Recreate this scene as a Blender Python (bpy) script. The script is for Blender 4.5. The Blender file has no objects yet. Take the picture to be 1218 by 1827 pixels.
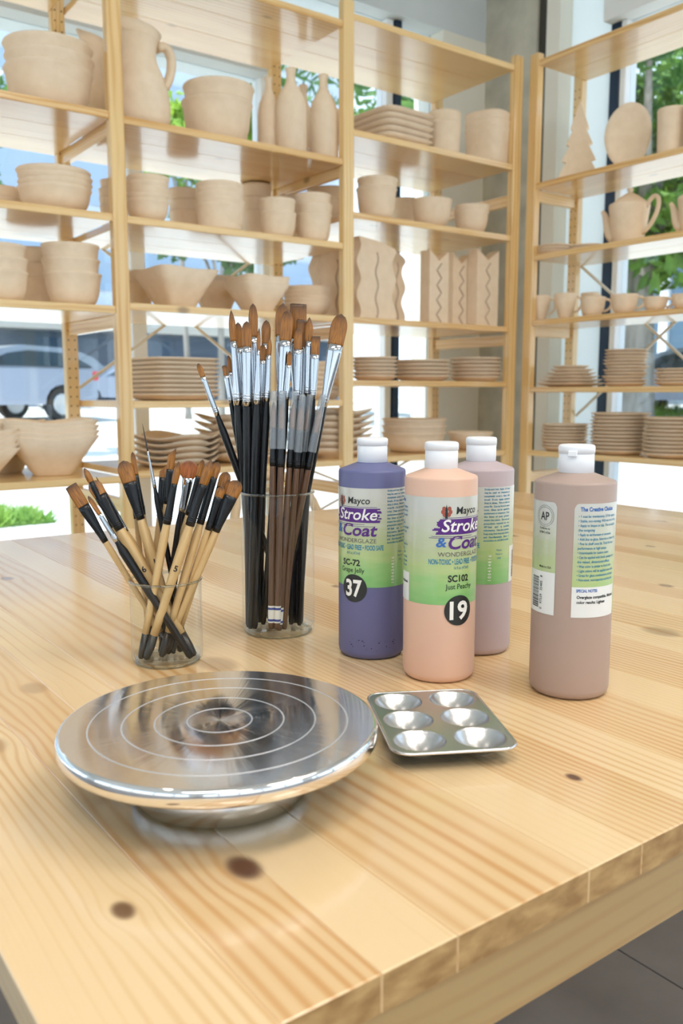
import bpy, math, random
from mathutils import Vector, Matrix, noise
random.seed(7)
C = bpy.context.scene.collection
SC = bpy.context.scene

# ------------------------------------------------------------------ camera, sky, sun, exposure
F_PX, PITCH, EYE, CX, CY = 1545.0, math.radians(7.85), 0.97, 609.0, 913.5
cd = bpy.data.cameras.new('camera'); cam = bpy.data.objects.new('camera', cd); C.objects.link(cam)
cam.location = (0, 0, EYE); cam.rotation_euler = (math.pi/2 - PITCH, 0, 0)
cd.sensor_fit = 'VERTICAL'; cd.sensor_height = 36.0; cd.lens = F_PX/1827*36
cd.clip_start = 0.02; cd.clip_end = 300
cd.dof.use_dof = True; cd.dof.focus_distance = 0.77; cd.dof.aperture_fstop = 10.5
SC.camera = cam

w = bpy.data.worlds.new('sky'); SC.world = w; w.use_nodes = True
wn = w.node_tree; wn.nodes.clear()
wo = wn.nodes.new('ShaderNodeOutputWorld'); wb = wn.nodes.new('ShaderNodeBackground')
wg = wn.nodes.new('ShaderNodeTexCoord'); ws = wn.nodes.new('ShaderNodeSeparateXYZ'); wr = wn.nodes.new('ShaderNodeValToRGB')
wn.links.new(wg.outputs['Generated'], ws.inputs[0]); wn.links.new(ws.outputs['Z'], wr.inputs[0])
wr.color_ramp.elements[0].position = 0.0; wr.color_ramp.elements[0].color = (0.90, 0.95, 1.0, 1)
wr.color_ramp.elements[1].position = 0.8; wr.color_ramp.elements[1].color = (0.55, 0.75, 1.0, 1)
wn.links.new(wr.outputs[0], wb.inputs[0]); wb.inputs[1].default_value = 2.4
wn.links.new(wb.outputs[0], wo.inputs[0])

def light(name, kind, loc, energy, color=(1, 1, 1), rot=(0, 0, 0), **kw):
    l = bpy.data.lights.new(name, kind); l.energy = energy; l.color = color
    for k, v in kw.items(): setattr(l, k, v)
    o = bpy.data.objects.new(name, l); C.objects.link(o); o.location = loc; o.rotation_euler = rot
    return o
ANG = math.radians(36.1)
U = Vector((math.cos(ANG), math.sin(ANG), 0)); N = Vector((-math.sin(ANG), math.cos(ANG), 0))
def W(u, n, z=0.0): return U*u + N*n + Vector((0, 0, z))
sd = -(U*(-0.5) + N*0.12 + Vector((0, 0, 1.15))).normalized()     # high sun, a little beyond the long window wall
sun = light('sun', 'SUN', (0, 0, 20), 9.0, (1.0, 0.95, 0.86), angle=math.radians(0.6))
sun.rotation_euler = sd.to_track_quat('-Z', 'Y').to_euler()
# unseen ceiling panels added as soft fill light (fixtures are built further down at the same places)
FILL_PANELS = [(-0.6, -0.5), (1.4, -0.5), (-0.6, -2.2), (1.4, -2.2)]
CEIL = 3.3
for i, (u, n) in enumerate(FILL_PANELS):
    a = light('fill_panel_light', 'AREA', W(u, n, CEIL-0.07), 26, (1.0, 0.92, 0.82), (0, 0, ANG), shape='RECTANGLE', size=1.2, size_y=0.6)
SPOTS = [(-0.75, 1.35), (0.75, 1.3)]
for (x, y) in SPOTS:
    s = light('spot_light', 'SPOT', (x, y, CEIL-0.25), 7, (1.0, 0.9, 0.78), spot_size=math.radians(95), spot_blend=0.9, shadow_soft_size=0.035)
    s.rotation_euler = (Vector((0, 0.75, 0.73)) - s.location).to_track_quat('-Z', 'Y').to_euler()
vs = SC.view_settings; vs.view_transform = 'Standard'; vs.look = 'None'; vs.exposure = -0.14; vs.gamma = 1.0; vs.use_curve_mapping = False
SC.cycles.max_bounces = 10; SC.cycles.diffuse_bounces = 5; SC.cycles.glossy_bounces = 5
SC.cycles.transparent_max_bounces = 24; SC.cycles.transmission_bounces = 8; SC.cycles.use_denoising = True
SC.cycles.sample_clamp_indirect = 6.0; SC.cycles.caustics_reflective = False; SC.cycles.caustics_refractive = False

# ------------------------------------------------------------------ placing: a sight line through a photo point met with a real plane
def ray(px, py):
    x = (px-CX)/F_PX; y = -(py-CY)/F_PX
    return Vector((x, math.cos(PITCH)+y*math.sin(PITCH), -math.sin(PITCH)+y*math.cos(PITCH)))
EYEV = Vector((0, 0, EYE))
def at_z(px, py, z):
    r = ray(px, py); return EYEV + r*((z-EYE)/r.z)
def at_y(px, py, Y):
    r = ray(px, py); return EYEV + r*(Y/r.y)
def on(px, py, ax, c):
    r = ray(px, py); v = U if ax == 'n' and False else (N if ax == 'n' else U)
    p = EYEV + r*(c/(r.dot(v))); return p.dot(U), p.dot(N), p.z
def proj(p):
    Z = p[2]-EYE; d = p[1]*math.cos(PITCH)-Z*math.sin(PITCH); q = p[1]*math.sin(PITCH)+Z*math.cos(PITCH)
    return CX+F_PX*p[0]/d, CY-F_PX*q/d, d

# ------------------------------------------------------------------ object helpers
def obj(name, me, mat=None, parent=None, loc=None, smooth=False):
    o = bpy.data.objects.new(name, me); C.objects.link(o)
    if mat is not None:
        me.materials.clear(); me.materials.append(mat)
    if parent is not None: o.parent = parent
    if loc is not None: o.location = loc
    return o
def mesh(vs_, fs, smooth=False):
    me = bpy.data.meshes.new('mesh'); me.from_pydata([tuple(v) for v in vs_], [], fs); me.update()
    if smooth:
        me.polygons.foreach_set('use_smooth', [True]*len(me.polygons))
    return me
def tag(o, label, cat, group=None):
    o['label'] = label; o['category'] = cat
    if group: o['group'] = group
    return o
def empty(name, loc=(0, 0, 0), rz=0.0, label=None, cat=None, group=None):
    o = bpy.data.objects.new(name, None); C.objects.link(o); o.location = loc; o.rotation_euler = (0, 0, rz)
    o.empty_display_size = 0.05
    if label: tag(o, label, cat, group)
    return o
def boxv(x0, x1, y0, y1, z0, z1, b=0.0):
    """vertices and faces of a box, its edges chamfered by b"""
    if b <= 0:
        v = [(x, y, z) for x in (x0, x1) for y in (y0, y1) for z in (z0, z1)]
        f = [(0, 1, 3, 2), (4, 6, 7, 5), (0, 4, 5, 1), (2, 3, 7, 6), (0, 2, 6, 4), (1, 5, 7, 3)]
        return v, f
    import bmesh
    bm = bmesh.new(); bmesh.ops.create_cube(bm, size=1)
    for q in bm.verts:
        q.co = Vector((x0+(q.co.x+.5)*(x1-x0), y0+(q.co.y+.5)*(y1-y0), z0+(q.co.z+.5)*(z1-z0)))
    bmesh.ops.bevel(bm, geom=bm.edges[:], offset=b, segments=1, affect='EDGES', profile=0.5)
    bm.normal_update(); bm.verts.index_update()
    v = [tuple(q.co) for q in bm.verts]; f = [tuple(q.index for q in p.verts) for p in bm.faces]; bm.free()
    return v, f
def box(name, dims, mat, parent=None, b=0.0, **kw):
    v, f = boxv(*dims, b); return obj(name, mesh(v, f), mat, parent, **kw)
class MB:
    def __init__(s): s.v = []; s.f = []
    def add(s, v, f, M=None):
        k = len(s.v)
        s.v += [tuple(M @ Vector(q)) for q in v] if M is not None else [tuple(q) for q in v]
        s.f += [tuple(i+k for i in q) for q in f]; return s
    def box(s, *d, b=0.0, M=None): return s.add(*boxv(*d, b), M)
    def build(s, name, mat, parent=None, smooth=False, **kw): return obj(name, mesh(s.v, s.f, smooth), mat, parent, **kw)
def lathe(prof, seg=48, shape=None, cap0=False, cap1=False):
    v = []; f = []; n = len(prof)
    for (r, z) in prof:
        for k in range(seg):
            t = 2*math.pi*k/seg
            if shape: v.append(shape(t, r, z))
            else: v.append((r*math.cos(t), r*math.sin(t), z))
    for i in range(n-1):
        for k in range(seg):
            a = i*seg+k; b = i*seg+(k+1) % seg
            f.append((a, b, b+seg, a+seg))
    if cap0: f.append(tuple(range(seg-1, -1, -1)))
    if cap1: f.append(tuple((n-1)*seg+k for k in range(seg)))
    return v, f
def tube(path, rad, seg=10, closed=False, flat=1.0):
    """round tube along a list of points; rad a number or a list"""
    P = [Vector(p) for p in path]; n = len(P); v = []; f = []
    up = Vector((0, 0, 1)); prev = None
    for i, p in enumerate(P):
        if closed: d = P[(i+1) % n]-P[i-1]
        else: d = P[min(i+1, n-1)]-P[max(i-1, 0)]
        d.normalize()
        if prev is None:
            a = d.cross(up if abs(d.z) < .9 else Vector((1, 0, 0))).normalized()
        else:
            a = (prev - d*prev.dot(d)).normalized()
        prev = a; bb = d.cross(a); r = rad[i] if isinstance(rad, (list, tuple)) else rad
        for k in range(seg):
            t = 2*math.pi*k/seg; v.append(p+a*(math.cos(t)*r*flat)+bb*(math.sin(t)*r))
    for i in range(n if closed else n-1):
        for k in range(seg):
            j = (i+1) % n
            f.append((i*seg+k, i*seg+(k+1) % seg, j*seg+(k+1) % seg, j*seg+k))
    if not closed:
        f.append(tuple(range(seg-1, -1, -1))); f.append(tuple((n-1)*seg+k for k in range(seg)))
    return v, f

# ------------------------------------------------------------------ materials
def nodes(name):
    m = bpy.data.materials.new(name); m.use_nodes = True; nt = m.node_tree
    b = nt.nodes['Principled BSDF']; return m, nt, b
def plain(name, col, rough=0.5, metal=0.0, spec=0.5, coat=0.0, **kw):
    m, nt, b = nodes(name)
    b.inputs['Base Color'].default_value = (*col, 1); b.inputs['Roughness'].default_value = rough
    b.inputs['Metallic'].default_value = metal; b.inputs['Specular IOR Level'].default_value = spec
    b.inputs['Coat Weight'].default_value = coat
    for k, v in kw.items(): b.inputs[k].default_value = v
    return m
def mottled(name, c0, c1, scale=8.0, rough=0.6, bump=0.0, detail=4.0, spec=0.5, stretch=(1, 1, 1), lo=.35, hi=.65):
    m, nt, b = nodes(name); L = nt.links.new
    tc = nt.nodes.new('ShaderNodeTexCoord'); mp = nt.nodes.new('ShaderNodeMapping'); mp.inputs['Scale'].default_value = stretch
    nz = nt.nodes.new('ShaderNodeTexNoise'); nz.inputs['Scale'].default_value = scale; nz.inputs['Detail'].default_value = detail
    cr = nt.nodes.new('ShaderNodeValToRGB'); cr.color_ramp.elements[0].color = (*c0, 1); cr.color_ramp.elements[1].color = (*c1, 1)
    cr.color_ramp.elements[0].position = lo; cr.color_ramp.elements[1].position = hi
    L(tc.outputs['Object'], mp.inputs[0]); L(mp.outputs[0], nz.inputs['Vector']); L(nz.outputs['Fac'], cr.inputs[0]); L(cr.outputs[0], b.inputs['Base Color'])
    b.inputs['Roughness'].default_value = rough; b.inputs['Specular IOR Level'].default_value = spec
    if bump:
        bp = nt.nodes.new('ShaderNodeBump'); bp.inputs['Strength'].default_value = bump; bp.inputs['Distance'].default_value = 0.002
        L(nz.outputs['Fac'], bp.inputs['Height']); L(bp.outputs[0], b.inputs['Normal'])
    return m
def M_(nt, op, a, b=None, c=None):
    n = nt.nodes.new('ShaderNodeMath'); n.operation = op
    for i, x in enumerate((a, b, c)):
        if x is None: continue
        if isinstance(x, (int, float)): n.inputs[i].default_value = x
        else: nt.links.new(x, n.inputs[i])
    return n.outputs[0]
def pine(name, axis='X', light=(0.83, 0.64, 0.40), dark=(0.66, 0.40, 0.19), knots=None, ref=None, freq=95.0, rough=0.28, contrast=1.0, auto_knots=True, tone=False, seed=0.0):
    """pine board: growth rings running along the grain axis, knots with rings bending round them"""
    m, nt, b = nodes(name); L = nt.links.new
    tc = nt.nodes.new('ShaderNodeTexCoord'); oi = nt.nodes.new('ShaderNodeObjectInfo')
    if ref is not None: tc.object = ref
    sp = nt.nodes.new('ShaderNodeSeparateXYZ'); L(tc.outputs['Object'], sp.inputs[0])
    ax = {'X': ('X', 'Y', 'Z'), 'Y': ('Y', 'X', 'Z'), 'Z': ('Z', 'X', 'Y')}[axis]
    g, x, y = (sp.outputs[k] for k in ax)           # g runs along the grain
    rnd = oi.outputs['Random']
    off = M_(nt, 'MULTIPLY', rnd, 13.7)
    cross = M_(nt, 'ADD', x, M_(nt, 'MULTIPLY', y, 0.8))
    kfield = None; X = cross
    for (kx, kg, s, d) in (knots or []):
        dx = M_(nt, 'SUBTRACT', x, kx); dg = M_(nt, 'SUBTRACT', g, kg)
        q = M_(nt, 'ADD', M_(nt, 'POWER', M_(nt, 'ABSOLUTE', M_(nt, 'DIVIDE', dx, s)), 2.0), M_(nt, 'POWER', M_(nt, 'ABSOLUTE', M_(nt, 'DIVIDE', dg, s*1.5)), 2.0))
        e = M_(nt, 'EXPONENT', M_(nt, 'MULTIPLY', q, -0.25))
        X = M_(nt, 'SUBTRACT', X, M_(nt, 'MULTIPLY', M_(nt, 'MULTIPLY', dx, e), 0.82))
        core = M_(nt, 'MULTIPLY', M_(nt, 'EXPONENT', M_(nt, 'MULTIPLY', M_(nt, 'POWER', q, 3.0), -1.0)), d)
        kfield = core if kfield is None else M_(nt, 'MAXIMUM', kfield, core)
    # slow waver of the rings along the board
    cv = nt.nodes.new('ShaderNodeCombineXYZ')
    L(M_(nt, 'MULTIPLY', cross, 9.0), cv.inputs[0]); L(M_(nt, 'MULTIPLY', g, 1.6), cv.inputs[1]); L(M_(nt, 'ADD', off, seed), cv.inputs[2])
    nz = nt.nodes.new('ShaderNodeTexNoise'); nz.inputs['Scale'].default_value = 1.0; nz.inputs['Detail'].default_value = 2.0; L(cv.outputs[0], nz.inputs['Vector'])
    ph = M_(nt, 'ADD', X, M_(nt, 'MULTIPLY', nz.outputs['Fac'], 0.05))
    ph = M_(nt, 'MULTIPLY', M_(nt, 'MULTIPLY', M_(nt, 'ADD', ph, off), freq*math.pi), M_(nt, 'ADD', M_(nt, 'FRACT', M_(nt, 'MULTIPLY', rnd, 7.31)), 0.45))
    s1 = M_(nt, 'SINE', ph); s1 = M_(nt, 'ADD', M_(nt, 'MULTIPLY', s1, 0.5), 0.5); s1 = M_(nt, 'POWER', s1, 2.2)
    # fibre noise
    cf = nt.nodes.new('ShaderNodeCombineXYZ')
    L(M_(nt, 'MULTIPLY', cross, 420.0), cf.inputs[0]); L(M_(nt, 'MULTIPLY', g, 9.0), cf.inputs[1]); L(off, cf.inputs[2])
    nf = nt.nodes.new('ShaderNodeTexNoise'); nf.inputs['Scale'].default_value = 1.0; nf.inputs['Detail'].default_value = 3.0; L(cf.outputs[0], nf.inputs['Vector'])
    # broad figure
    cb = nt.nodes.new('ShaderNodeCombineXYZ')
    L(M_(nt, 'MULTIPLY', cross, 14.0), cb.inputs[0]); L(M_(nt, 'MULTIPLY', g, 2.2), cb.inputs[1]); L(M_(nt, 'ADD', off, 5.0), cb.inputs[2])
    nb = nt.nodes.new('ShaderNodeTexNoise'); nb.inputs['Scale'].default_value = 1.0; nb.inputs['Detail'].default_value = 2.0; L(cb.outputs[0], nb.inputs['Vector'])
    fac = M_(nt, 'MULTIPLY', s1, M_(nt, 'MULTIPLY', M_(nt, 'SUBTRACT', nb.outputs['Fac'], 0.18), 1.7*contrast))
    fac = M_(nt, 'ADD', fac, M_(nt, 'MULTIPLY', M_(nt, 'SUBTRACT', nf.outputs['Fac'], 0.5), 0.18))
    fac = M_(nt, 'ADD', fac, M_(nt, 'MULTIPLY', M_(nt, 'SUBTRACT', rnd, 0.5), (0.2 if tone else 0.6)*contrast))
    fac = M_(nt, 'ADD', fac, M_(nt, 'MULTIPLY', M_(nt, 'SUBTRACT', nb.outputs['Fac'], 0.5), 0.6))
    if tone:
        so = nt.nodes.new('ShaderNodeSeparateColor'); L(oi.outputs['Color'], so.inputs[0])
        fac = M_(nt, 'ADD', fac, M_(nt, 'MULTIPLY', M_(nt, 'SUBTRACT', so.outputs[0], 0.42), 1.05))
    cr = nt.nodes.new('ShaderNodeValToRGB'); cr.color_ramp.elements[0].color = (*light, 1); cr.color_ramp.elements[1].color = (*dark, 1)
    cr.color_ramp.elements[0].position = 0.0; cr.color_ramp.elements[1].position = 1.0; L(fac, cr.inputs[0])
    col = cr.outputs[0]
    if auto_knots:
        ck = nt.nodes.new('ShaderNodeCombineXYZ')
        L(M_(nt, 'MULTIPLY', cross, 9.0), ck.inputs[0]); L(M_(nt, 'MULTIPLY', g, 4.0), ck.inputs[1]); L(M_(nt, 'ADD', off, 2.0), ck.inputs[2])
        vo = nt.nodes.new('ShaderNodeTexVoronoi'); vo.inputs['Scale'].default_value = 1.0; L(ck.outputs[0], vo.inputs['Vector'])
        kk = M_(nt, 'EXPONENT', M_(nt, 'MULTIPLY', M_(nt, 'POWER', M_(nt, 'DIVIDE', vo.outputs['Distance'], 0.085), 4.0), -1.0))
        sc_ = nt.nodes.new('ShaderNodeSeparateColor'); L(vo.outputs['Color'], sc_.inputs[0])
        kk = M_(nt, 'MULTIPLY', kk, M_(nt, 'GREATER_THAN', sc_.outputs[0], 0.45)); kk = M_(nt, 'MULTIPLY', kk, 0.6)
        kfield = kk if kfield is None else M_(nt, 'MAXIMUM', kfield, kk)
    if kfield is not None:
        mx = nt.nodes.new('ShaderNodeMix'); mx.data_type = 'RGBA'; L(kfield, mx.inputs['Factor']); L(col, mx.inputs['A'])
        mx.inputs['B'].default_value = (0.11, 0.042, 0.015, 1); col = mx.outputs['Result']
    L(col, b.inputs['Base Color']); b.inputs['Roughness'].default_value = rough; b.inputs['Specular IOR Level'].default_value = 0.5
    b.inputs['Coat Weight'].default_value = 0.55; b.inputs['Coat Roughness'].default_value = 0.10
    bp = nt.nodes.new('ShaderNodeBump'); bp.inputs['Strength'].default_value = 0.12; bp.inputs['Distance'].default_value = 0.0006
    L(M_(nt, 'ADD', s1, nf.outputs['Fac']), bp.inputs['Height']); L(bp.outputs[0], b.inputs['Normal'])
    return m
def thin_glass(name, tint=(1, 1, 1), ior=1.45, rough=0.0, edge=1.0):
    m = bpy.data.materials.new(name); m.use_nodes = True; nt = m.node_tree; nt.nodes.clear(); L = nt.links.new
    o = nt.nodes.new('ShaderNodeOutputMaterial'); mx = nt.nodes.new('ShaderNodeMixShader'); fr = nt.nodes.new('ShaderNodeLayerWeight')
    fr.inputs['Blend'].default_value = .5
    t = nt.nodes.new('ShaderNodeBsdfTransparent'); t.inputs[0].default_value = (*tint, 1)
    g = nt.nodes.new('ShaderNodeBsdfGlossy'); g.inputs['Roughness'].default_value = rough
    f = M_(nt, 'MULTIPLY', M_(nt, 'ADD', M_(nt, 'MULTIPLY', M_(nt, 'POWER', fr.outputs['Facing'], 4.5), .75), .035), edge)
    L(f, mx.inputs[0]); L(t.outputs[0], mx.inputs[1]); L(g.outputs[0], mx.inputs[2]); L(mx.outputs[0], o.inputs[0])
    return m
def leafy(name, col, col2):
    m, nt, b = nodes(name); L = nt.links.new
    oi = nt.nodes.new('ShaderNodeTexCoord'); nz = nt.nodes.new('ShaderNodeTexNoise'); nz.inputs['Scale'].default_value = 1.3
    cr = nt.nodes.new('ShaderNodeValToRGB'); cr.color_ramp.elements[0].color = (*col, 1); cr.color_ramp.elements[1].color = (*col2, 1)
    cr.color_ramp.elements[0].position = .35; cr.color_ramp.elements[1].position = .65
    L(oi.outputs['Object'], nz.inputs['Vector']); L(nz.outputs['Fac'], cr.inputs[0]); L(cr.outputs[0], b.inputs['Base Color'])
    b.inputs['Roughness'].default_value = 0.5
    tr = nt.nodes.new('ShaderNodeBsdfTranslucent'); L(cr.outputs[0], tr.inputs[0])
    mx = nt.nodes.new('ShaderNodeMixShader'); mx.inputs[0].default_value = 0.45
    out = nt.nodes['Material Output']; L(b.outputs[0], mx.inputs[1]); L(tr.outputs[0], mx.inputs[2]); L(mx.outputs[0], out.inputs[0])
    return m

BISQUE = mottled('bisque_clay', (0.80, 0.65, 0.475), (0.85, 0.70, 0.53), 30, 0.85, 0.02, spec=0.2)
WHITEW = mottled('white_plaster', (0.78, 0.79, 0.78), (0.82, 0.83, 0.82), 3, 0.8)
CREAM = mottled('cream_plaster', (0.80, 0.77, 0.68), (0.84, 0.81, 0.72), 4, 0.8)
HEADER = mottled('grey_blue_plaster', (0.60, 0.64, 0.66), (0.66, 0.70, 0.71), 3, 0.8)
CONCRETE = mottled('board_marked_concrete', (0.42, 0.40, 0.33), (0.62, 0.59, 0.49), 7, 0.85, 0.4, detail=9, lo=.3, hi=.7)
FRAMEW = plain('white_window_frame', (0.85, 0.86, 0.86), 0.4)
FRAMED = plain('dark_blue_aluminium', (0.012, 0.03, 0.06), 0.35, 0.3)
GLASSW = thin_glass('window_glass', (0.91, 0.96, 0.99), 1.35)
TILE = mottled('grey_floor_tile', (0.20, 0.17, 0.15), (0.25, 0.215, 0.19), 6, 0.45)
GROUT = plain('floor_grout', (0.10, 0.085, 0.075), 0.9)
FROST, _nt, _b = nodes('frosted_glass'); _t = _nt.nodes.new('ShaderNodeBsdfTranslucent'); _t.inputs[0].default_value = (.86, .92, .93, 1); _d = _nt.nodes.new('ShaderNodeMixShader'); _d.inputs[0].default_value = .68
_nt.links.new(_b.outputs[0], _d.inputs[1]); _nt.links.new(_t.outputs[0], _d.inputs[2]); _nt.links.new(_d.outputs[0], _nt.nodes['Material Output'].inputs[0])
METAL = plain('dark_steel', (0.25, 0.24, 0.2), 0.4, 0.9)
STEELBRACE = plain('pale_painted_steel', (0.78, 0.72, 0.60), 0.4)
WHITEP = plain('white_lamp_housing', (0.85, 0.85, 0.85), 0.4)
KN = dict(light=(0.84, 0.59, 0.275), dark=(0.64, 0.33, 0.09))
PINE_X = pine('pine_board', 'X', freq=170, **KN)
PINE_Y = pine('pine_board_crosswise', 'Y', freq=170, **KN)
PINE_Z = pine('pine_upright', 'Z', freq=190, light=(0.84, 0.60, 0.28), dark=(0.66, 0.37, 0.11))

# ------------------------------------------------------------------ the room shell
def room_box(name, u0, u1, n0, n1, z0, z1, mat, kind='structure', parent=None, b=0.0):
    v, f = boxv(u0, u1, n0, n1, z0, z1, b)
    o = obj(name, mesh(v, f), mat, parent)
    if parent is None:
        o.rotation_euler = (0, 0, ANG); o['kind'] = 'structure'
    return o
WN, WU = 3.15, 3.15
# floor: slab with separate tiles where the photo lets one tell them apart
fl = room_box('floor', -4.2, WU+.2, -4.2, WN+.2, -0.12, -0.004, GROUT)
tl = 0.6; k = 0
tile_me = mesh(*boxv(0.0015, tl-0.0015, 0.0015, tl-0.0015, -0.006, 0.0, 0.0008)); tile_me.materials.append(TILE)
for i in range(-7, 6):
    for j in range(-7, 6):
        if -4.2 <= i*tl and i*tl+tl <= WU+.25 and -4.2 <= j*tl and j*tl+tl <= WN+.25:
            t = bpy.data.objects.new('tile', tile_me); C.objects.link(t); t.parent = fl; t.location = (i*tl+0.02, j*tl-0.06, 0)
room_box('ceiling', -4.2, WU+.2, -4.2, WN+.2, CEIL, CEIL+.15, WHITEW)
# the two unseen far sides of the room, opened by windows added for front light: a pier at each end, sill and header, glazing between mullions
for nm, along in (('wall_back', 'u'), ('wall_side', 'n')):
    m_ = MB(); hi = WU+.2 if along == 'u' else WN+.2
    for (a0, a1, z0_, z1_) in ((-4.4, -3.7, -.12, CEIL), (hi-.7, hi, -.12, CEIL), (-3.7, hi-.7, -.12, .25), (-3.7, hi-.7, 2.75, CEIL)):
        m_.box(a0, a1, -4.4, -4.2, z0_, z1_) if along == 'u' else m_.box(-4.4, -4.2, a0, a1, z0_, z1_)
    o = m_.build(nm, WHITEW); o.rotation_euler = (0, 0, ANG); o['kind'] = 'structure'
# wall_left is the long window wall behind the shelves, wall_right the one meeting it in the corner
wl = MB(); wl.box(-4.2, 1.93, WN, WN+.2, 2.24, CEIL); wl.box(1.93, WU+.2, WN, WN+.2, 2.62, CEIL); wl.box(-4.2, 2.87, WN, WN+.2, -0.12, 0.03)
o = wl.build('wall_left', HEADER); o.rotation_euler = (0, 0, ANG); o['kind'] = 'structure'
room_box('wall_pier', 2.875, WU, WN-.002, WN+.2, -0.12, 2.62, CREAM)
wr_ = MB(); wr_.box(WU, WU+.2, -4.2, 2.47, 2.50, CEIL); wr_.box(WU, WU+.2, -4.2, 2.47, -0.12, 0.03)
o = wr_.build('wall_right', WHITEW); o.rotation_euler = (0, 0, ANG); o['kind'] = 'structure'
room_box('wall_column', WU-.001, WU+.25, 2.83, WN+.2, -0.12, CEIL, CONCRETE)
room_box('trim_2', WU+.002, WU+.24, 2.703, 2.778, -0.12, CEIL, CREAM)
room_box('trim_1', WU+.012, WU+.23, 2.7785, 2.8295, -0.12, CEIL, plain('dark_reveal', (0.05, 0.045, 0.035), 0.8))
def window(name, pieces, panes):
    r = empty(name); r.rotation_euler = (0, 0, ANG); r['kind'] = 'structure'
    for (nm, d, m) in pieces: room_box(nm, *d, m, parent=r, b=0.004)
    for d in panes: room_box('pane', *d, GLASSW, parent=r)
    return r
win1 = [('mullion', (u-.03, u+.03, WN+.05, WN+.13, .03, 2.24), FRAMEW) for u in (-3.2, -2.2, -1.2, -.3, .50, 1.375)]
win1 += [('mullion', (1.93, 1.99, WN+.05, WN+.13, .03, 2.62), FRAMEW), ('mullion', (2.625, 2.665, WN+.04, WN+.14, .03, 2.62), FRAMED), ('mullion', (2.585, 2.623, WN+.05, WN+.13, .03, 2.62), FRAMEW),
         ('sill', (-4.2, 2.87, WN-.02, WN+.16, .03, .06), FRAMEW)]
window('window_1', win1, [(-4.2, 1.93, WN+.085, WN+.091, .05, 2.24), (1.99, 2.585, WN+.085, WN+.091, .05, 2.62), (2.665, 2.875, WN+.085, WN+.091, .05, 2.62)])
win2 = [('mullion', (WU+.05, WU+.13, 2.418, 2.468, .03, 2.5), FRAMED), ('mullion', (WU+.05, WU+.13, 2.388, 2.416, .03, 2.5), FRAMEW),
        ('sill', (WU-.02, WU+.16, -4.2, 2.47, .03, .06), FRAMEW)] + [('mullion', (WU+.05, WU+.13, n-.03, n+.03, .03, 2.5), FRAMED) for n in (1.0, -.5, -2.0, -3.5)]
win2.append(('frosted_panel', (WU+.08, WU+.09, 2.468, 2.7025, .03, CEIL), FROST))
window('window_2', win2, [(WU+.085, WU+.091, -4.2, 2.388, .05, 2.5)])
for wname, along in (('fill_window_1', 'u'), ('fill_window_2', 'n')):  # unseen windows added to let daylight onto the shelf fronts
    hi = WU-.5 if along == 'u' else WN-.5; pc = []; st_ = (hi+3.7)/5
    for i in range(6):
        a = -3.7+i*st_; pc.append(('mullion', (a-.03, a+.03, -4.33, -4.26, .25, 2.75) if along == 'u' else (-4.33, -4.26, a-.03, a+.03, .25, 2.75), FRAMED))
    window(wname, pc, [(-3.7, hi, -4.30, -4.294, .25, 2.75) if along == 'u' else (-4.30, -4.294, -3.7, hi, .25, 2.75)])
# ceiling fixtures: the panels added for fill light, and the spotlights
FILL_GLOW = bpy.data.materials.new('fill_panel_diffuser'); FILL_GLOW.use_nodes = True
FILL_GLOW.node_tree.nodes['Principled BSDF'].inputs['Emission Color'].default_value = (1, .93, .84, 1); FILL_GLOW.node_tree.nodes['Principled BSDF'].inputs['Emission Strength'].default_value = 3
for i, (u, n) in enumerate(FILL_PANELS):
    r = empty('fill_panel', W(u, n, CEIL), ANG, 'added white fill light panel, %s of the four behind the table' % ('near left', 'near right', 'far left', 'far right')[i], 'ceiling light', 'added fill light panels')
    box('housing', (-.62, .62, -.32, .32, -.05, 0), WHITEP, r, .004); box('diffuser', (-.6, .6, -.3, .3, -.056, -.051), FILL_GLOW, r)
for (x, y) in SPOTS:
    r = empty('ceiling_spotlight', (x, y, CEIL), 0, 'small white cylinder ceiling spotlight, the %s one of two' % ('left' if x < 0 else 'right'), 'spotlight', 'ceiling spotlights')
    v, f = lathe([(0.0, 0), (.04, 0), (.04, -.02), (.012, -.02), (.012, -.08), (.045, -.085), (.045, -.2), (.041, -.2), (.041, -.1), (0, -.1)], 24)
    obj('housing', mesh(v, f), WHITEP, r)

# ------------------------------------------------------------------ outside: ground, street, buildings, trees, cars
def smooth(t): t = max(0., min(1., t)); return t*t*(3-2*t)
def gz(u, n): return -0.02 + 0.50*smooth((max(n, u)-9)/11)
g = MB(); GN = 46
us = [-30 + 2.2*i for i in range(GN)]
vv = []; ff = []
for i, u in enumerate(us):
    for j, n in enumerate(us): vv.append((u, n, gz(u, n)-.001))
for i in range(GN-1):
    for j in range(GN-1):
        cu, cn = us[i]+1.1, us[j]+1.1
        if cu < WU-.5 and cn < WN-.5 and cu > -6 and cn > -6: continue
        ff.append((i*GN+j, (i+1)*GN+j, (i+1)*GN+j+1, i*GN+j+1))
vv = [(a, b_, c-.02 if (a < 4 and b_ < 4) else c) for (a, b_, c) in vv]
PAVE = mottled('sunlit_pavement', (0.60, 0.58, 0.54), (0.70, 0.68, 0.64), 0.6, 0.9)
gr = obj('ground', mesh(vv, ff), PAVE); gr.rotation_euler = (0, 0, ANG); gr['kind'] = 'structure'
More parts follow.
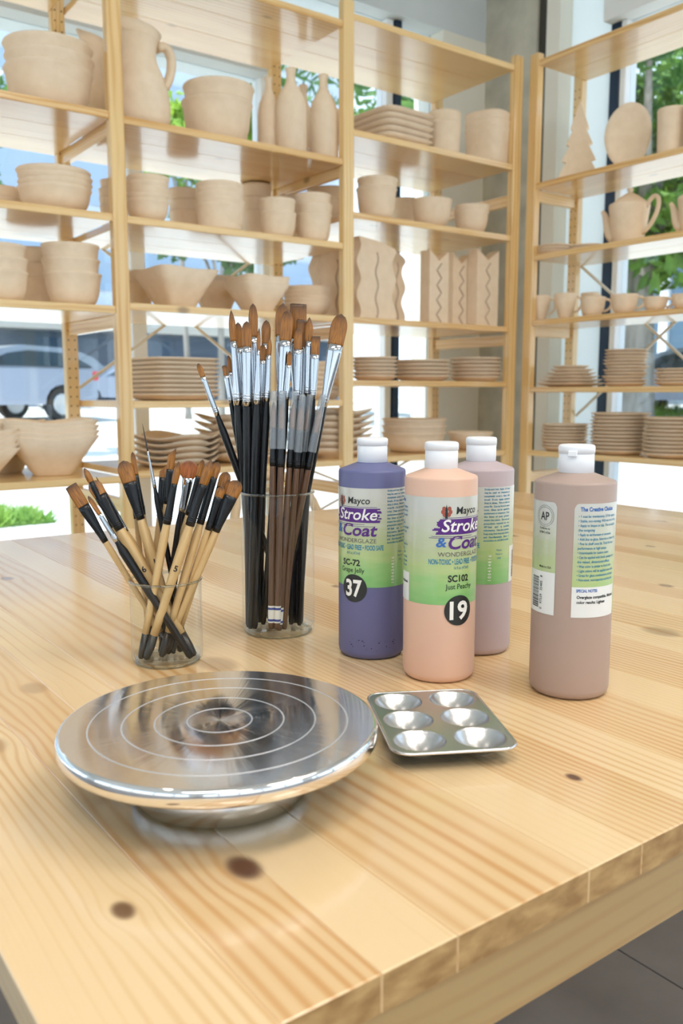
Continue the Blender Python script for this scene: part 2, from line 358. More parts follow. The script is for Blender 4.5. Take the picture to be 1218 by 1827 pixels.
# planting strip
GRASS = leafy('grass_green', (0.16, 0.34, 0.05), (0.36, 0.55, 0.12))
def grass_bed(u0, u1, n0, n1, cnt, h, label):
    m = MB(); m.box(u0, u1, n0, n1, gz(u0, n0)-.02, gz(u0, n0)+.02)
    for i in range(cnt):
        u = random.uniform(u0, u1); n = random.uniform(n0, n1); a = random.uniform(0, 6.28); hh = h*random.uniform(.5, 1.3)*(1+.6*math.sin(u*2.1)); wd = .014
        z = gz(u, n); dx, dy = math.cos(a)*wd, math.sin(a)*wd; lx, ly = random.uniform(-.12, .12), random.uniform(-.12, .12)
        m.add([(u-dx, n-dy, z), (u+dx, n+dy, z), (u+lx+dx*.3, n+ly+dy*.3, z+hh)], [(0, 1, 2)])
    o = m.build('grass', GRASS); o.rotation_euler = (0, 0, ANG); tag(o, label, 'grass'); o['kind'] = 'stuff'
grass_bed(-2.6, .75, 5.9, 7.0, 6000, .30, 'bright green grass strip outside the left window below the lowest shelf')
grass_bed(1.5, 2.1, 6.6, 7.2, 700, .20, 'green grass patch outside between the upright post and the brushes')
grass_bed(17, 21, 9.5, 15, 3000, .2, 'green verge round the tree trunk outside the right window')
BARK = mottled('grey_bark', (0.20, 0.18, 0.16), (0.34, 0.31, 0.28), 6, 0.9, stretch=(1, 1, .2))
LEAF = [leafy('leaf_green', (0.07, 0.19, 0.03), (0.20, 0.36, 0.06)), leafy('leaf_bright_green', (0.20, 0.38, 0.04), (0.42, 0.60, 0.09)), leafy('leaf_dark_green', (0.04, 0.11, 0.04), (0.12, 0.22, 0.07))]
def tree(x, y, tr, th, cz, rx, rz, cnt, ls, mi, label):
    p = Vector((x, y, 0)); z0 = gz(p.dot(U), p.dot(N))
    r = empty('tree', (x, y, z0), random.uniform(0, 6), label, 'tree')
    path = [(0, 0, -.1), (0, 0, .15), (0.02*tr*3, 0, th*.3), (-.05, .05, th*.7), (0, 0, th)]
    v, f = tube(path, [tr*1.7, tr*1.15, tr, tr*.9, tr*.75], 14)
    m = MB().add(v, f)
    for k in range(7):
        a = k*2.4; e = rx*.7
        m.add(*tube([(0, 0, th*.92), (math.cos(a)*e*.4, math.sin(a)*e*.4, th+(cz-th)*.5), (math.cos(a)*e, math.sin(a)*e, cz+rz*.3*math.sin(k*1.7))], [tr*.55, tr*.3, tr*.08], 7))
    m.build('trunk', BARK, r, True)
    m = MB(); blobs = [(random.gauss(0, .5), random.gauss(0, .5), random.gauss(0, .45), random.uniform(.3, .5)) for _ in range(26)]
    for i in range(cnt):
        b_ = random.choice(blobs)
        d = Vector((random.gauss(0, 1), random.gauss(0, 1), random.gauss(0, 1))).normalized()*(random.random()**.4)*b_[3]
        q = Vector(((b_[0]+d.x)*rx, (b_[1]+d.y)*rx, cz+(b_[2]+d.z)*rz)); s = ls*random.uniform(.6, 1.3)
        a = Vector((random.gauss(0, 1), random.gauss(0, 1), random.gauss(0, 1))).normalized(); c = a.orthogonal().normalized()
        m.add([q-a*s, q+c*s*.55, q+a*s, q-c*s*.55], [(0, 1, 2, 3)])
    o = m.build('foliage', LEAF[mi], r); o['kind'] = 'stuff'
def gpos(px, d): return (px-CX)/1560*d, d
tree(*gpos(1135, 19), .34, 4.2, 6.6, 5.5, 3.0, 15000, .22, 0, 'large street tree with a grey trunk outside the right window')
tree(*gpos(395, 15.5), .06, 2.6, 3.5, 0.9, .55, 2500, .10, 2, 'small dark green tree across the pavement behind the middle bay')
tree(*gpos(335, 19), .06, 4.4, 5.7, .8, .9, 2500, .12, 1, 'light green tree outside behind the two large bowls')
tree(*gpos(455, 22), .07, 5.8, 7.0, .9, .7, 2000, .13, 1, 'tall yellow-green tree outside beside the clay bottles')
tree(*gpos(-28, 12), .07, 3.6, 4.65, .55, .75, 2500, .085, 0, 'green tree at the left edge behind the top bowls')
tree(*gpos(1290, 24), .2, 4.0, 6.5, 4.0, 3.0, 6000, .24, 0, 'green tree further down the street at the right edge')
def building(name, root_loc, rz, width, height, bays, label, wall, dark, pale, band, ground_h=2.8):
    r = empty(name, root_loc, rz, label, 'building')
    # facade lies in the local x-z plane, facing -y
    box('facade', (-width/2, width/2, 0.0, 4, 0, height), wall, r)
    box('shopfront_band', (-width/2, width/2, -.35, 0, ground_h, ground_h+.75), band, r)
    bw = width/bays
    for i in range(bays):
        x0 = -width/2+i*bw
        gframe = box('shop_window', (x0+.2, x0+bw-.2, -.10, .02, .25, ground_h-.05), plain('shop_glass', dark, .12, 0, .8) if i == 0 else bpy.data.materials['shop_glass'+('' if name == 'office_building' else '.001')] , r)
        box('column', (x0-.2, x0+.2, -.3, .02, 0, ground_h), band, r)
        for fl_ in range(int((height-ground_h-1)//3)):
            z0 = ground_h+1.5+fl_*3
            box('window', (x0+.5, x0+bw-.5, -.06, .02, z0, z0+1.7), pale, r)
    return r
FAC = plain('pale_facade', (0.56, 0.62, 0.70), .8); PALEG = plain('pale_window_glass', (0.34, 0.44, 0.58), .12, 0, .8)
BANDM = plain('beige_stone_band', (0.50, 0.47, 0.42), .8); WHITEC = plain('white_render', (0.75, 0.78, 0.82), .7)
building('office_building', W(-2, 31.6, .4), ANG, 50, 15, 10, 'pale office building with dark shop windows across the street on the left', FAC, (0.04, 0.065, 0.10), PALEG, BANDM)
rb = building('shop_building', W(33, 12, .4), ANG-math.pi/2, 50, 9, 20, 'pale building with white columns across the street on the right', plain('blue_grey_facade', (0.30, 0.38, 0.46), .7), (0.08, 0.14, 0.20), PALEG, WHITEC, 6.5)
CARW = plain('silver_car_paint', (0.34, 0.38, 0.48), .25, .3, .6, 1.0); CARD = plain('car_glass', (0.03, 0.05, 0.07), .08); TYRE = plain('tyre_rubber', (0.03, 0.03, 0.03), .8); RIM = plain('alloy_wheel', (.6, .62, .65), .3, .9); TAIL = plain('red_tail_lamp', (.6, .02, .02), .3)
def car(loc, rz, label, L_=4.2, h=1.52, mat=CARW):
    r = empty('car', loc, rz, label, 'car'); wd = .9; x0 = -L_/2
    def arch(cx, r_=.38, z=.33): return [(cx+r_*math.cos(t), z+r_*math.sin(t)) for t in [math.pi*(i/8) for i in range(9)]][::-1]
    fw, rw = x0+.85, x0+L_-.85
    low = [(x0, .35)] + [(x0+.1, .25)] + arch(fw) + arch(rw) + [(x0+L_-.1, .28), (x0+L_, .5), (x0+L_-.03, .95), (x0+L_-.1, 1.02), (x0+1.25, 1.0), (x0+.25, .85), (x0+.02, .65)]
    def slab(poly, y0, y1, ins=0.0, zc=None):
        n = len(poly); v = [(x, y0, z) for x, z in poly]+[(x, y1, z) for x, z in poly]
        f = [tuple(range(n)), tuple(range(2*n-1, n-1, -1))]+[(i, i+n, (i+1) % n+n, (i+1) % n) for i in range(n)]; return v, f
    m = MB().add(*slab(low, -wd, wd))
    cab = [(x0+1.2, .98), (x0+1.95, h-.08), (x0+2.4, h), (x0+3.5, h-.03), (x0+4.0, h-.2), (x0+4.3, .99)]
    n = len(cab); v = [(x, -wd+.02+(z-.98)*.28, z) for x, z in cab]+[(x, wd-.02-(z-.98)*.28, z) for x, z in cab]
    m.add(v, [tuple(range(n)), tuple(range(2*n-1, n-1, -1))]+[(i, i+n, (i+1) % n+n, (i+1) % n) for i in range(n)])
    m.build('body', mat, r)
    gl = [(x0+1.45, 1.05), (x0+2.05, h-.17), (x0+2.5, h-.1), (x0+3.35, h-.13), (x0+3.85, h-.35), (x0+3.9, 1.05)]
    for s in (-1, 1):
        v = [(x, s*(wd-.0-(z-.98)*.28), z) for x, z in gl]+[(x, s*(wd-.05-(z-.98)*.28), z) for x, z in gl]; n = len(gl)
        obj('side_window', mesh(v, [tuple(range(n)), tuple(range(2*n-1, n-1, -1))]+[(i, i+n, (i+1) % n+n, (i+1) % n) for i in range(n)]), CARD, r)
        for cx in (fw, rw):
            M = Matrix.Translation((cx, s*(wd-.1), .33)) @ Matrix.Rotation(math.pi/2, 4, 'X')
            v, f = lathe([(0, -.1), (.25, -.1), (.32, -.09), (.33, 0), (.32, .09), (.25, .1), (0, .1)], 20); wv = MB().add(v, f, M).build('wheel', TYRE, r)
            v, f = lathe([(0, -.105), (.2, -.11), (.23, -.08), (.23, .08), (.2, .11), (0, .105)], 14); MB().add(v, f, M).build('rim', RIM, wv)
        box('tail_lamp', (x0+L_-.12, x0+L_+.01, s*wd-.2*s if s > 0 else s*wd-.01, s*wd+.01 if s > 0 else s*wd+.2, .8, .98), TAIL, r)
    return r
def carpos(px, n):
    u, n_, z = on(px, 700, 'n', n); p = W(u, n_, gz(u, n_)); return p
car(carpos(18, 26.0), ANG, 'silver car parked across the street behind the left shelf post')
car(carpos(212, 29.2), ANG, 'white car parked further back between the shelf posts', 4.4, 1.5)
car(carpos(-32, 17.5), ANG+.3, 'silver car front at the left edge beyond the grass', 4.0, 1.45)
p_ = ray(1215, 700); p_ = p_*(21/p_.y); car(Vector((p_.x, p_.y, gz(p_.dot(U), p_.dot(N)))), ANG-math.pi/2, 'white car parked behind the street tree on the right')

# ------------------------------------------------------------------ shelving
HOLE = plain('peg_hole', (0.10, 0.05, 0.02), .9)
SHELF_T = .022
def side_frame(root, x, y0, y1, h, xdir, bars, hole_face):
    """upright ladder frame: two posts and cross bars; local axes follow the unit"""
    fr = empty('side_frame'); fr.parent = root; fr.location = (x, y0, 0)
    hw = .022; dp = .034; D = y1-y0
    def post(ya, holes, sgn):
        p = box('post', (-hw, hw, ya, ya+dp, 0, h), PINE_Z, fr, .003)
        m = MB(); yy = ya-.0004 if sgn < 0 else ya+dp+.0004
        for i in range(int((h-.1)/.032)):
            for xx in (-.011, .011):
                z = .06+i*.032; sg = 6
                v = [(xx+.003*math.cos(2*math.pi*k/sg), yy, z+.003*math.sin(2*math.pi*k/sg)) for k in range(sg)]
                m.add(v, [tuple(range(sg)) if sgn < 0 else tuple(range(sg-1, -1, -1))])
        q = m.build('peg_holes', HOLE, p); q['kind'] = 'stuff'
    post(0, True, 1); post(D-dp, True, -1)
    for z in bars: box('crossbar', (-.011, .011, dp, D-dp, z-.022, z+.022), PINE_Y, fr, .002)
    return fr
def shelving(name, origin, rz, frames, depth, bays, h, label, bars, braces):
    r = empty(name, origin, rz, label, 'shelving')
    for x in frames: side_frame(r, x, 0, depth, h, 1, bars, 0)
    for (xa, xb, zs) in bays:
        for z in zs:
            s = empty('shelf_board'); s.parent = r; s.location = (xa, .006, z)
            nb = 3 if depth > .4 else 2; bw = (depth-.012)/nb
            for k in range(nb):   # the glued boards of each shelf
                box('plank', (0, xb-xa, k*bw, (k+1)*bw, -SHELF_T, 0), PINE_X, s, .0015)
    for (xa, za, xb, zb) in braces:
        obj('brace', mesh(*tube([(xa, depth+.006, za), (xb, depth+.006, zb)], .006, 6)), STEELBRACE, r)
    return r
F1, F2, F3 = 1.033, 1.871, 2.712; HW = .022
B1 = [2.225, 1.777, 1.491, 1.226, .717, .25]; B2 = [2.22, 1.772, 1.490, 1.238, .944, .729, .25]; B3 = [2.252, 1.876, 1.600, 1.238, 1.015, .732, .25]
BARS = [.12, .62, 1.185, 1.742]
shelving('shelving_unit', W(0, 2.52), ANG, [.195, F1, F2, F3], .50,
         [(.195+HW, F1-HW, B1), (F1+HW, F2-HW, B2), (F2+HW, F3-HW, B3)], 2.29,
         'long open pine shelving unit standing before the left window wall', BARS, [(1.065, .985, 1.83, 1.52), (1.065, 1.545, 1.84, .99), (1.9, .4, 2.69, .7), (1.9, .7, 2.69, .4)])
BB = [2.262, 1.797, 1.520, 1.262, .993, .733, .25]
# second unit runs from the corner along the right window; local x points back towards the camera side
shelving('shelving_unit', W(2.742, 2.475), ANG-math.pi/2, [0.0, .838, 1.676], .30,
         [(HW, .838-HW, BB), (.838+HW, 1.676-HW, BB)], 2.29,
         'shallower pine shelving unit standing along the right window', [.12, .62, 1.22, 1.755], [(.02, 1.50, .8, .88), (.02, .87, .8, 1.5)])

# ------------------------------------------------------------------ the two tables
TT = 0.73; TH = .019
TKNOTS_A = [(.203, .363, .0085, 1.0), (.139, .364, .0055, .9), (.423, .332, .004, 1.0), (.351, .668, .016, .42), (.764, .498, .014, .45), (.199, .701, .010, .3), (.688, .658, .006, .8), (.055, .60, .011, .35), (.50, 1.02, .009, .6), (.30, 1.15, .008, .6), (.62, .86, .006, .7)]
TKNOTS_B = [(.35, .80, .006, .6), (.12, .62, .007, .7), (.5, .7, .008, .6), (.25, 1.0, .009, .6), (.45, 1.1, .009, .5), (.2, .45, .01, .5), (.6, .95, .01, .5)]
ENDG = mottled('pine_end_grain', (0.30, 0.16, 0.055), (0.50, 0.31, 0.125), 55, .45, .15, detail=5, stretch=(1, 1, 2.2))
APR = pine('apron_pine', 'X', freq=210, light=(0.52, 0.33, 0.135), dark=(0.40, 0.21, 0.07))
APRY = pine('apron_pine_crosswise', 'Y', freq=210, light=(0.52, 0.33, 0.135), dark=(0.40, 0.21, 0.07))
def table(u0, widths, knots, label, group):
    r = empty('table', W(u0, .258), ANG, label, 'table', group)
    kn = [(a, b_-.258 if False else b_, s, d) for a, b_, s, d in knots]
    ref = r
    mat = pine('pine_tabletop', 'Y', knots=[(a-(u0 if a > u0-1e-6 and u0 < .5 else 0), g_-.258, s, d) for a, g_, s, d in kn], ref=ref, freq=290, rough=.24,
               light=(0.76, 0.55, 0.31), dark=(0.54, 0.275, 0.085), auto_knots=False, tone=True, contrast=.85)
    tones = [.35, .30, .66, .02, .72, .05, .62, .25, .7, .3, .55, .2, .6]
    top = empty('tabletop'); top.parent = r
    x = 0
    for w_ in widths:
        x1 = min(x+w_, .75)
        pk = box('plank', (x, x1, 0, 1.2, TT-TH, TT), mat, top, .0006); x = x1
        tn = tones[len(top.children) % len(tones)] if u0 < .5 else random.uniform(.1, .8); pk.color = (tn, tn, tn, 1)
        pk.data.materials.append(ENDG)
        for q in pk.data.polygons:
            if abs(q.normal.y) > .9: q.material_index = 1
        if x >= .75: break
    ap = .022; ah = .062
    for nm, d in (('apron', (.03, .72, ap, ap+.02, TT-TH-ah, TT-TH)), ('apron', (.03, .72, 1.2-ap-.02, 1.2-ap, TT-TH-ah, TT-TH))): box(nm, d, APR, r, .001)
    for nm, d in (('apron', (ap, ap+.02, ap+.02, 1.2-ap-.02, TT-TH-ah, TT-TH)), ('apron', (.75-ap-.02, .75-ap, ap+.02, 1.2-ap-.02, TT-TH-ah, TT-TH))): box(nm, d, APRY, r, .001)
    for sx in (ap+.021, .75-ap-.021-.05):
        for sy in (ap+.021, 1.2-ap-.021-.05):
            box('leg', (sx, sx+.05, sy, sy+.05, 0, TT-TH-.0005), PINE_Z, r, .002)
    return r
table(.084, [.0755, .0495, .0435, .0915, .0445, .062, .05, .07, .055, .09, .048, .11], TKNOTS_A, 'pine table in the foreground that holds the brushes, glaze bottles and turntable', 'pine tables pushed together')
table(.836, [.07, .05, .09, .06, .045, .08, .07, .05, .09, .06, .11], TKNOTS_B, 'second pine table pushed against the far right side of the first', 'pine tables pushed together')

# chairs
BENT = plain('bent_beech', (0.55, 0.38, 0.21), .35)
def chair(loc, rz, label):
    r = empty('bentwood_chair', loc, rz, label, 'chair')
    v, f = lathe([(0, .435), (.17, .435), (.185, .445), (.185, .455), (.17, .462), (0, .455)], 32); obj('seat', mesh(v, f, True), BENT, r)
    def arch(wd, h, y): return [(-wd, y-.01, .44)]+[(-wd*math.cos(math.pi*i/14)*(1.0), y+.04*math.sin(math.pi*i/14), h-.13+.13*math.sin(math.pi*i/14)) for i in range(15)]+[(wd, y-.01, .44)]
    obj('backrest', mesh(*tube(arch(.125, .765, .16), .013, 10), True), BENT, r)
    obj('back_hoop', mesh(*tube(arch(.088, .735, .155), .009, 10), True), BENT, r)
    for a in (45, 135, 225, 315):
        c, s = math.cos(math.radians(a)), math.sin(math.radians(a))
        obj('leg', mesh(*tube([(c*.13, s*.13, .44), (c*.19, s*.19, 0.0)], [.016, .012], 10), True), BENT, r)
    obj('stretcher_ring', mesh(*tube([(.155*math.cos(t*.3927), .155*math.sin(t*.3927), .22) for t in range(16)], .008, 8, True), True), BENT, r)
chair(W(1.135, 1.66), ANG, 'bentwood chair with a looped back behind the far edge of the table')
FAB = mottled('black_woven_fabric', (.010, .010, .011), (.035, .035, .038), 240, .9, .6)
st = empty('padded_stool', W(-.26, .66), ANG, 'black woven-fabric stool at the lower left corner beside the table', 'stool')
v, f = lathe([(0, .40), (.19, .40), (.2, .41), (.2, .45), (.19, .47), (.15, .478), (0, .48)], 40); obj('seat', mesh(v, f, True), FAB, st)
v, f = lathe([(.202, .405), (.206, .41), (.202, .415), (.202, .405)], 40); obj('piping', mesh(v, f, True), METAL, st)
for a in (45, 135, 225, 315):
    c, s = math.cos(math.radians(a)), math.sin(math.radians(a)); obj('leg', mesh(*tube([(c*.14, s*.14, .40), (c*.17, s*.17, 0)], [.014, .012], 10), True), METAL, st)

# ------------------------------------------------------------------ pottery on the shelves
ORD = ['first', 'second', 'third', 'fourth', 'fifth', 'sixth', 'seventh', 'eighth', 'ninth', 'tenth', 'eleventh', 'twelfth', 'thirteenth']
def sq(p, amp=0):
    def fn(t, r, z):
        c, s = math.cos(t), math.sin(t); k = (abs(c)**p+abs(s)**p)**(-1/p)
        return (r*k*c, r*k*s, z)
    return fn
def shell(kind, r, h, t=.005):
    """profile of a clay vessel of rim radius r and height h"""
    if kind == 'bowl':      # round-bellied, standing on a narrow foot
        pr = [(0, 0), (.46*r, 0), (.52*r, .015*h), (.70*r, .14*h), (.86*r, .36*h), (.92*r, .60*h), (.95*r, .85*h), (1.0*r, .96*h), (1.0*r-t*.4, h), (r-t, .97*h), (.915*r-t, .62*h), (.84*r-t, .40*h), (.66*r-t, .17*h+t), (.4*r, t), (0, t)]
    elif kind == 'deep':    # steep-sided bowl
        pr = [(0, 0), (.58*r, 0), (.66*r, .02*h), (.80*r, .18*h), (.885*r, .42*h), (.925*r, .70*h), (.96*r, .90*h), (1.0*r, .965*h), (r-t*.4, h), (r-t, .98*h), (.915*r-t, .70*h), (.87*r-t, .44*h), (.78*r-t, .20*h+t), (.5*r, t), (0, t)]
    elif kind == 'straight':
        pr = [(0, 0), (.80*r, 0), (.87*r, .03*h), (.91*r, .12*h), (.95*r, .6*h), (.99*r, .90*h), (1.01*r, .95*h), (r, .98*h), (r-t*.4, h), (r-t, .98*h), (.93*r-t, .6*h), (.89*r-t, .13*h+t), (.75*r, t), (0, t)]
    elif kind == 'shallow':
        pr = [(0, 0), (.42*r, 0), (.5*r, .03*h), (.80*r, .45*h), (1.0*r, .96*h), (r-t*.3, h), (r-t, .97*h), (.78*r-t, .5*h), (.45*r, .08*h+t), (0, t+.05*h)]
    elif kind == 'flared':
        pr = [(0, 0), (.40*r, 0), (.42*r, .02*h), (.70*r, .50*h), (1.0*r, .98*h), (r-t*.3, h), (r-t, .97*h), (.69*r-t, .5*h), (.39*r, t), (0, t)]
    elif kind == 'plate':
        pr = [(0, 0), (.58*r, 0), (.64*r, .12*h), (.84*r, .5*h), (r, .95*h), (r-t*.3, h), (.97*r, h), (.82*r, .62*h), (.60*r, .3*h), (0, .3*h)]
    elif kind == 'coupe':   # plate with an upturned straight rim
        pr = [(0, 0), (.66*r, 0), (.74*r, .08*h), (.86*r, .35*h), (.95*r, .70*h), (r, .84*h), (r, .98*h), (r-t*.4, h), (r-t, .95*h), (.93*r-t, .70*h), (.80*r-t, .40*h), (.7*r, .28*h), (0, .25*h)]
    return pr
_cache = {}
def vessel_mesh(kind, r, h, square=None, wave=0.0, seg=48):
    key = (kind, round(r, 4), round(h, 4), square, wave)
    if key in _cache: return _cache[key]
    base = sq(square) if square else None
    def fn(t, rr, z):
        x, y, z = base(t, rr, z) if base else (rr*math.cos(t), rr*math.sin(t), z)
        if wave: z += wave*math.cos(4*t)*(max(rr/r-.35, 0))**2*-1 
        return (x, y, z)
    v, f = lathe(shell(kind, r, h, min(.006, r*.07)), seg, fn)
    me = mesh(v, f, True); me.materials.append(BISQUE); _cache[key] = me
    return me
NAMEK = {'bowl': 'bowl', 'deep': 'bowl', 'straight': 'bowl', 'shallow': 'bowl', 'flared': 'bowl', 'plate': 'plate', 'coupe': 'plate'}
def spot(unit, zs, cx, wpx, cy, front=.03, r=None, back=False):
    """where on a shelf a thing of pixel width wpx stands; returns u, n, radius"""
    r = r or .05
    f0 = 2.52 if unit == 'A' else 2.742; D = .5 if unit == 'A' else .30
    for _ in range(6):
        c = (f0+D-front-r) if back else (f0+front+r)
        if unit == 'A': u, n, z = on(cx, cy, 'n', c)
        else: u, n, z = on(cx, cy, 'u', c)
        _, _, d = proj(W(u, n, z)); r = wpx/2*d/F_PX*.985
    return u, n, r, c
def topz(unit, cx, ytop, c, r, zs):
    s = -1 if (ytop < 700) else 1
    if unit == 'A': return on(cx, ytop, 'n', c+s*r*.93)[2]
    return on(cx, ytop, 'u', c+s*r*.93)[2]
def stack(unit, zs, kind, cx, wpx, ytop, cnt, desc, frac=None, front=.03, back=False, square=None, wave=0.0, rz=0.0, noun=None, jit=.003, ybase=None, taper=0.0):
    """a pile of like vessels, every one an object of its own"""
    cy = ytop+ (15 if ybase is None else (ybase-ytop)/2)
    u, n, r, c = spot(unit, zs, cx, wpx, cy, front, back=back)
    if square and kind == 'flared': r = r/1.2
    H_ = topz(unit, cx, ytop, c, r, zs)-zs
    H_ = max(H_, .012)
    # H_ = h + (cnt-1)*dz ; frac = dz/h
    frac = frac if frac is not None else .3
    h = H_/(1+(cnt-1)*frac); dz = h*frac
    noun = noun or NAMEK[kind]
    for i in range(cnt):
        rr = r*(1-taper*i/max(cnt-1, 1))
        me = vessel_mesh(kind, rr, h, square, wave)
        o = bpy.data.objects.new(noun.replace(' ', '_'), me); C.objects.link(o)
        p = W(u+random.uniform(-jit, jit), n+random.uniform(-jit, jit), zs+.0005+i*(dz+.0002)); o.location = p
        o.rotation_euler = (0, 0, ANG+rz+(0 if square else random.uniform(0, 6.28)))
        if cnt == 1: tag(o, f'unglazed {desc}', noun)
        else:
            pos = 'top' if i == cnt-1 else ('bottom' if i == 0 else ORD[cnt-1-i]+' from top')
            tag(o, f'{pos} {noun} in {desc}', noun, desc)
    return u, n, r
def one(unit, zs, cx, wpx, cy, name, label, cat, front=.03, back=False, r=None):
    u, n, r, c = spot(unit, zs, cx, wpx, cy, front, back=back)
    e = empty(name, W(u, n, zs+.0005), ANG, label, cat)
    return e, u, n, r, c
S = stack
# --- left bay
S('A', B1[1], 'deep', 85, 158, 56, 3, 'stack of three big clay bowls at the top left', .28, .02)
S('A', B1[2], 'bowl', 97, 131, 292, 4, 'stack of four clay bowls on the second left shelf', .22, .03)
S('A', B1[2], 'bowl', 2, 90, 330, 2, 'low clay bowls behind the left edge stack of four', .4, back=True)
S('A', B1[3], 'deep', 127, 103, 431, 3, 'stack of three deep bowls beside the left post', .42, .03)
S('A', B1[3], 'deep', -4, 103, 431, 3, 'stack of three deep bowls cut by the left edge', .42, .03)
S('A', B1[3], 'deep', 62, 92, 440, 3, 'shaded stack of deep bowls between two front stacks', .42, .02, back=True)
S('A', B1[4], 'flared', 92, 194, 748, 4, 'stack of four square flared bowls on the lowest left shelf', .13, .02, square=5, wave=.012, rz=math.radians(-14), ybase=850)
S('A', B1[4], 'flared', -52, 165, 765, 5, 'darker stack of flared bowls at the left edge', .16, .03, square=7, wave=.012, rz=.2, ybase=850)
S('A', B1[4], 'flared', 5, 140, 750, 2, 'flared clay bowls standing behind the square bowl stack', .16, .03, back=True, square=7, wave=.014, rz=.5, ybase=850)
# --- middle bay
S('A', B2[1], 'deep', 388, 130, 134, 2, 'pair of large nested bowls beside the pitcher', .35, .03)
S('A', B2[2], 'bowl', 262, 78, 309, 5, 'stack of five small bowls next to the left post', .27, .02)
S('A', B2[2], 'deep', 203, 52, 318, 4, 'stack of bowls seen through the left side frame', .25, .02, back=True)
S('A', B2[2], 'deep', 329, 58, 333, 3, 'shaded bowl stack behind the five small bowls', .3, .02, back=True)
S('A', B2[2], 'straight', 392, 86, 320, 5, 'stack of five ribbed bowls on the middle shelf', .2, .02)
S('A', B2[2], 'straight', 457, 56, 324, 3, 'shaded bowl stack behind the five ribbed bowls', .3, .02, back=True)
S('A', B2[2], 'deep', 495, 69, 350, 2, 'pair of nested small cups left of the middle post', .5, .02)
S('A', B2[2], 'deep', 560, 67, 341, 3, 'stack of three cups beside the middle post', .33, .02)
S('A', B2[2], 'deep', 524, 56, 344, 2, 'shaded cups behind the two cup stacks', .4, .02, back=True)
S('A', B2[3], 'flared', 312, 150, 475, 1, 'square flared bowl in the middle bay beside the left post', front=.02, square=7, wave=.006, rz=.12, ybase=543)
S('A', B2[3], 'flared', 250, 62, 484, 3, 'shaded bowls behind the square bowl near the post', .15, back=True)
S('A', B2[3], 'flared', 458, 114, 490, 3, 'stack of three square flared bowls in the middle bay', .12, .02, square=7, wave=.004, rz=.05, ybase=550)
S('A', B2[3], 'flared', 385, 95, 490, 2, 'shaded flared bowls between the square bowls', .15, back=True)
S('A', B2[3], 'shallow', 548, 88, 508, 5, 'stack of shallow dishes behind the tall brushes', .25, .14)
S('A', B2[4], 'coupe', 307, 142, 638, 9, 'stack of nine square plates in the middle bay', .62, .02, square=4.5, rz=.1, ybase=708)
S('A', B2[4], 'plate', 575, 80, 645, 7, 'stack of plates behind the middle post', .5, .1, ybase=705)
S('A', B2[5], 'plate', 308, 148, 772, 5, 'stack of five wavy square plates above the short brushes', .85, .02, square=5, wave=.020, rz=.75, ybase=835, jit=.005)
S('A', B2[5], 'plate', 425, 132, 740, 6, 'stack of six wavy plates behind the tall black brushes', .85, .05, square=5, wave=.022, rz=.1, ybase=830, jit=.004)
S('A', B2[5], 'plate', 590, 128, 730, 7, 'stack of wavy plates beside the middle post', .7, .05, square=5, wave=.016, rz=.1, ybase=825, jit=.004)
# --- right bay of the long unit
S('A', B3[1], 'plate', 697, 124, 188, 5, 'stack of five square plates on the upper right shelf', .8, .02, square=6, rz=.06)
S('A', B3[1], 'plate', 590, 60, 192, 5, 'small plates seen past the middle post', .6, .03, back=True, square=5)
S('A', B3[1], 'straight', 793, 61, 191, 2, 'pair of nested straight cups beside the square plates', .3, .02)
S('A', B3[1], 'straight', 871, 78, 191, 3, 'stack of three rounded square bowls near the corner', .2, .02, square=3.2, rz=.3)
S('A', B3[2], 'deep', 672, 75, 310, 2, 'pair of deep bowls beside the middle post', .28, .02)
S('A', B3[2], 'bowl', 722, 56, 350, 2, 'shaded bowls behind the pair of deep bowls', .3, .02, back=True)
S('A', B3[2], 'bowl', 588, 86, 329, 2, 'bowls standing back behind the middle post', .4, .02, back=True)
S('A', B3[2], 'bowl', 770, 74, 348, 1, 'round open bowl in the middle of the right bay shelf', front=.02)
S('A', B3[2], 'bowl', 842, 63, 360, 2, 'pair of nested small bowls nearest the concrete column', .2, .02)
S('A', B3[4], 'coupe', 668, 82, 636, 6, 'stack of six plates right of the middle post', .7, .03, ybase=672)
S('A', B3[4], 'coupe', 753, 100, 641, 5, 'stack of five wide plates in the right bay', .7, .03, ybase=671)
S('A', B3[4], 'coupe', 848, 92, 637, 6, 'stack of six plates near the room corner', .7, .03, ybase=671)
S('A', B3[5], 'deep', 738, 118, 745, 3, 'stack of three large bowls above the bottle caps', .35, .04, ybase=805)
S('A', B3[5], 'shallow', 838, 84, 768, 1, 'wide shallow bowl at the foot of the concrete column', front=.04, ybase=800)
# --- shelves along the right window
S('B', BB[5], 'coupe', 1007, 84, 755, 8, 'stack of eight small plates on the lowest right shelf', .7, .02, ybase=805)
S('B', BB[5], 'coupe', 1105, 104, 736, 11, 'tall stack of eleven plates on the lowest right shelf', .75, .015, ybase=812)
S('B', BB[5], 'coupe', 1200, 104, 744, 10, 'stack of ten plates cut by the right edge', .75, .015, ybase=818)
S('B', BB[4], 'plate', 1018, 106, 651, 6, 'pyramid of six square plates beside the corner post', .85, .02, square=3.5, taper=.45, ybase=686)
S('B', BB[4], 'coupe', 1115, 76, 623, 11, 'tall stack of small plates before the tree trunk', .85, .03, ybase=686, jit=.005)
S('B', BB[4], 'coupe', 1210, 84, 657, 5, 'short stack of plates at the right edge', .8, .03, ybase=686)
S('B', BB[2], 'coupe', 987, 62, 433, 3, 'short stack of saucers in the corner of the upper shelf', .7, .02)
S('B', BB[2], 'plate', 1047, 66, 433, 2, 'pair of flat saucers left of the teapot', .7, .04)

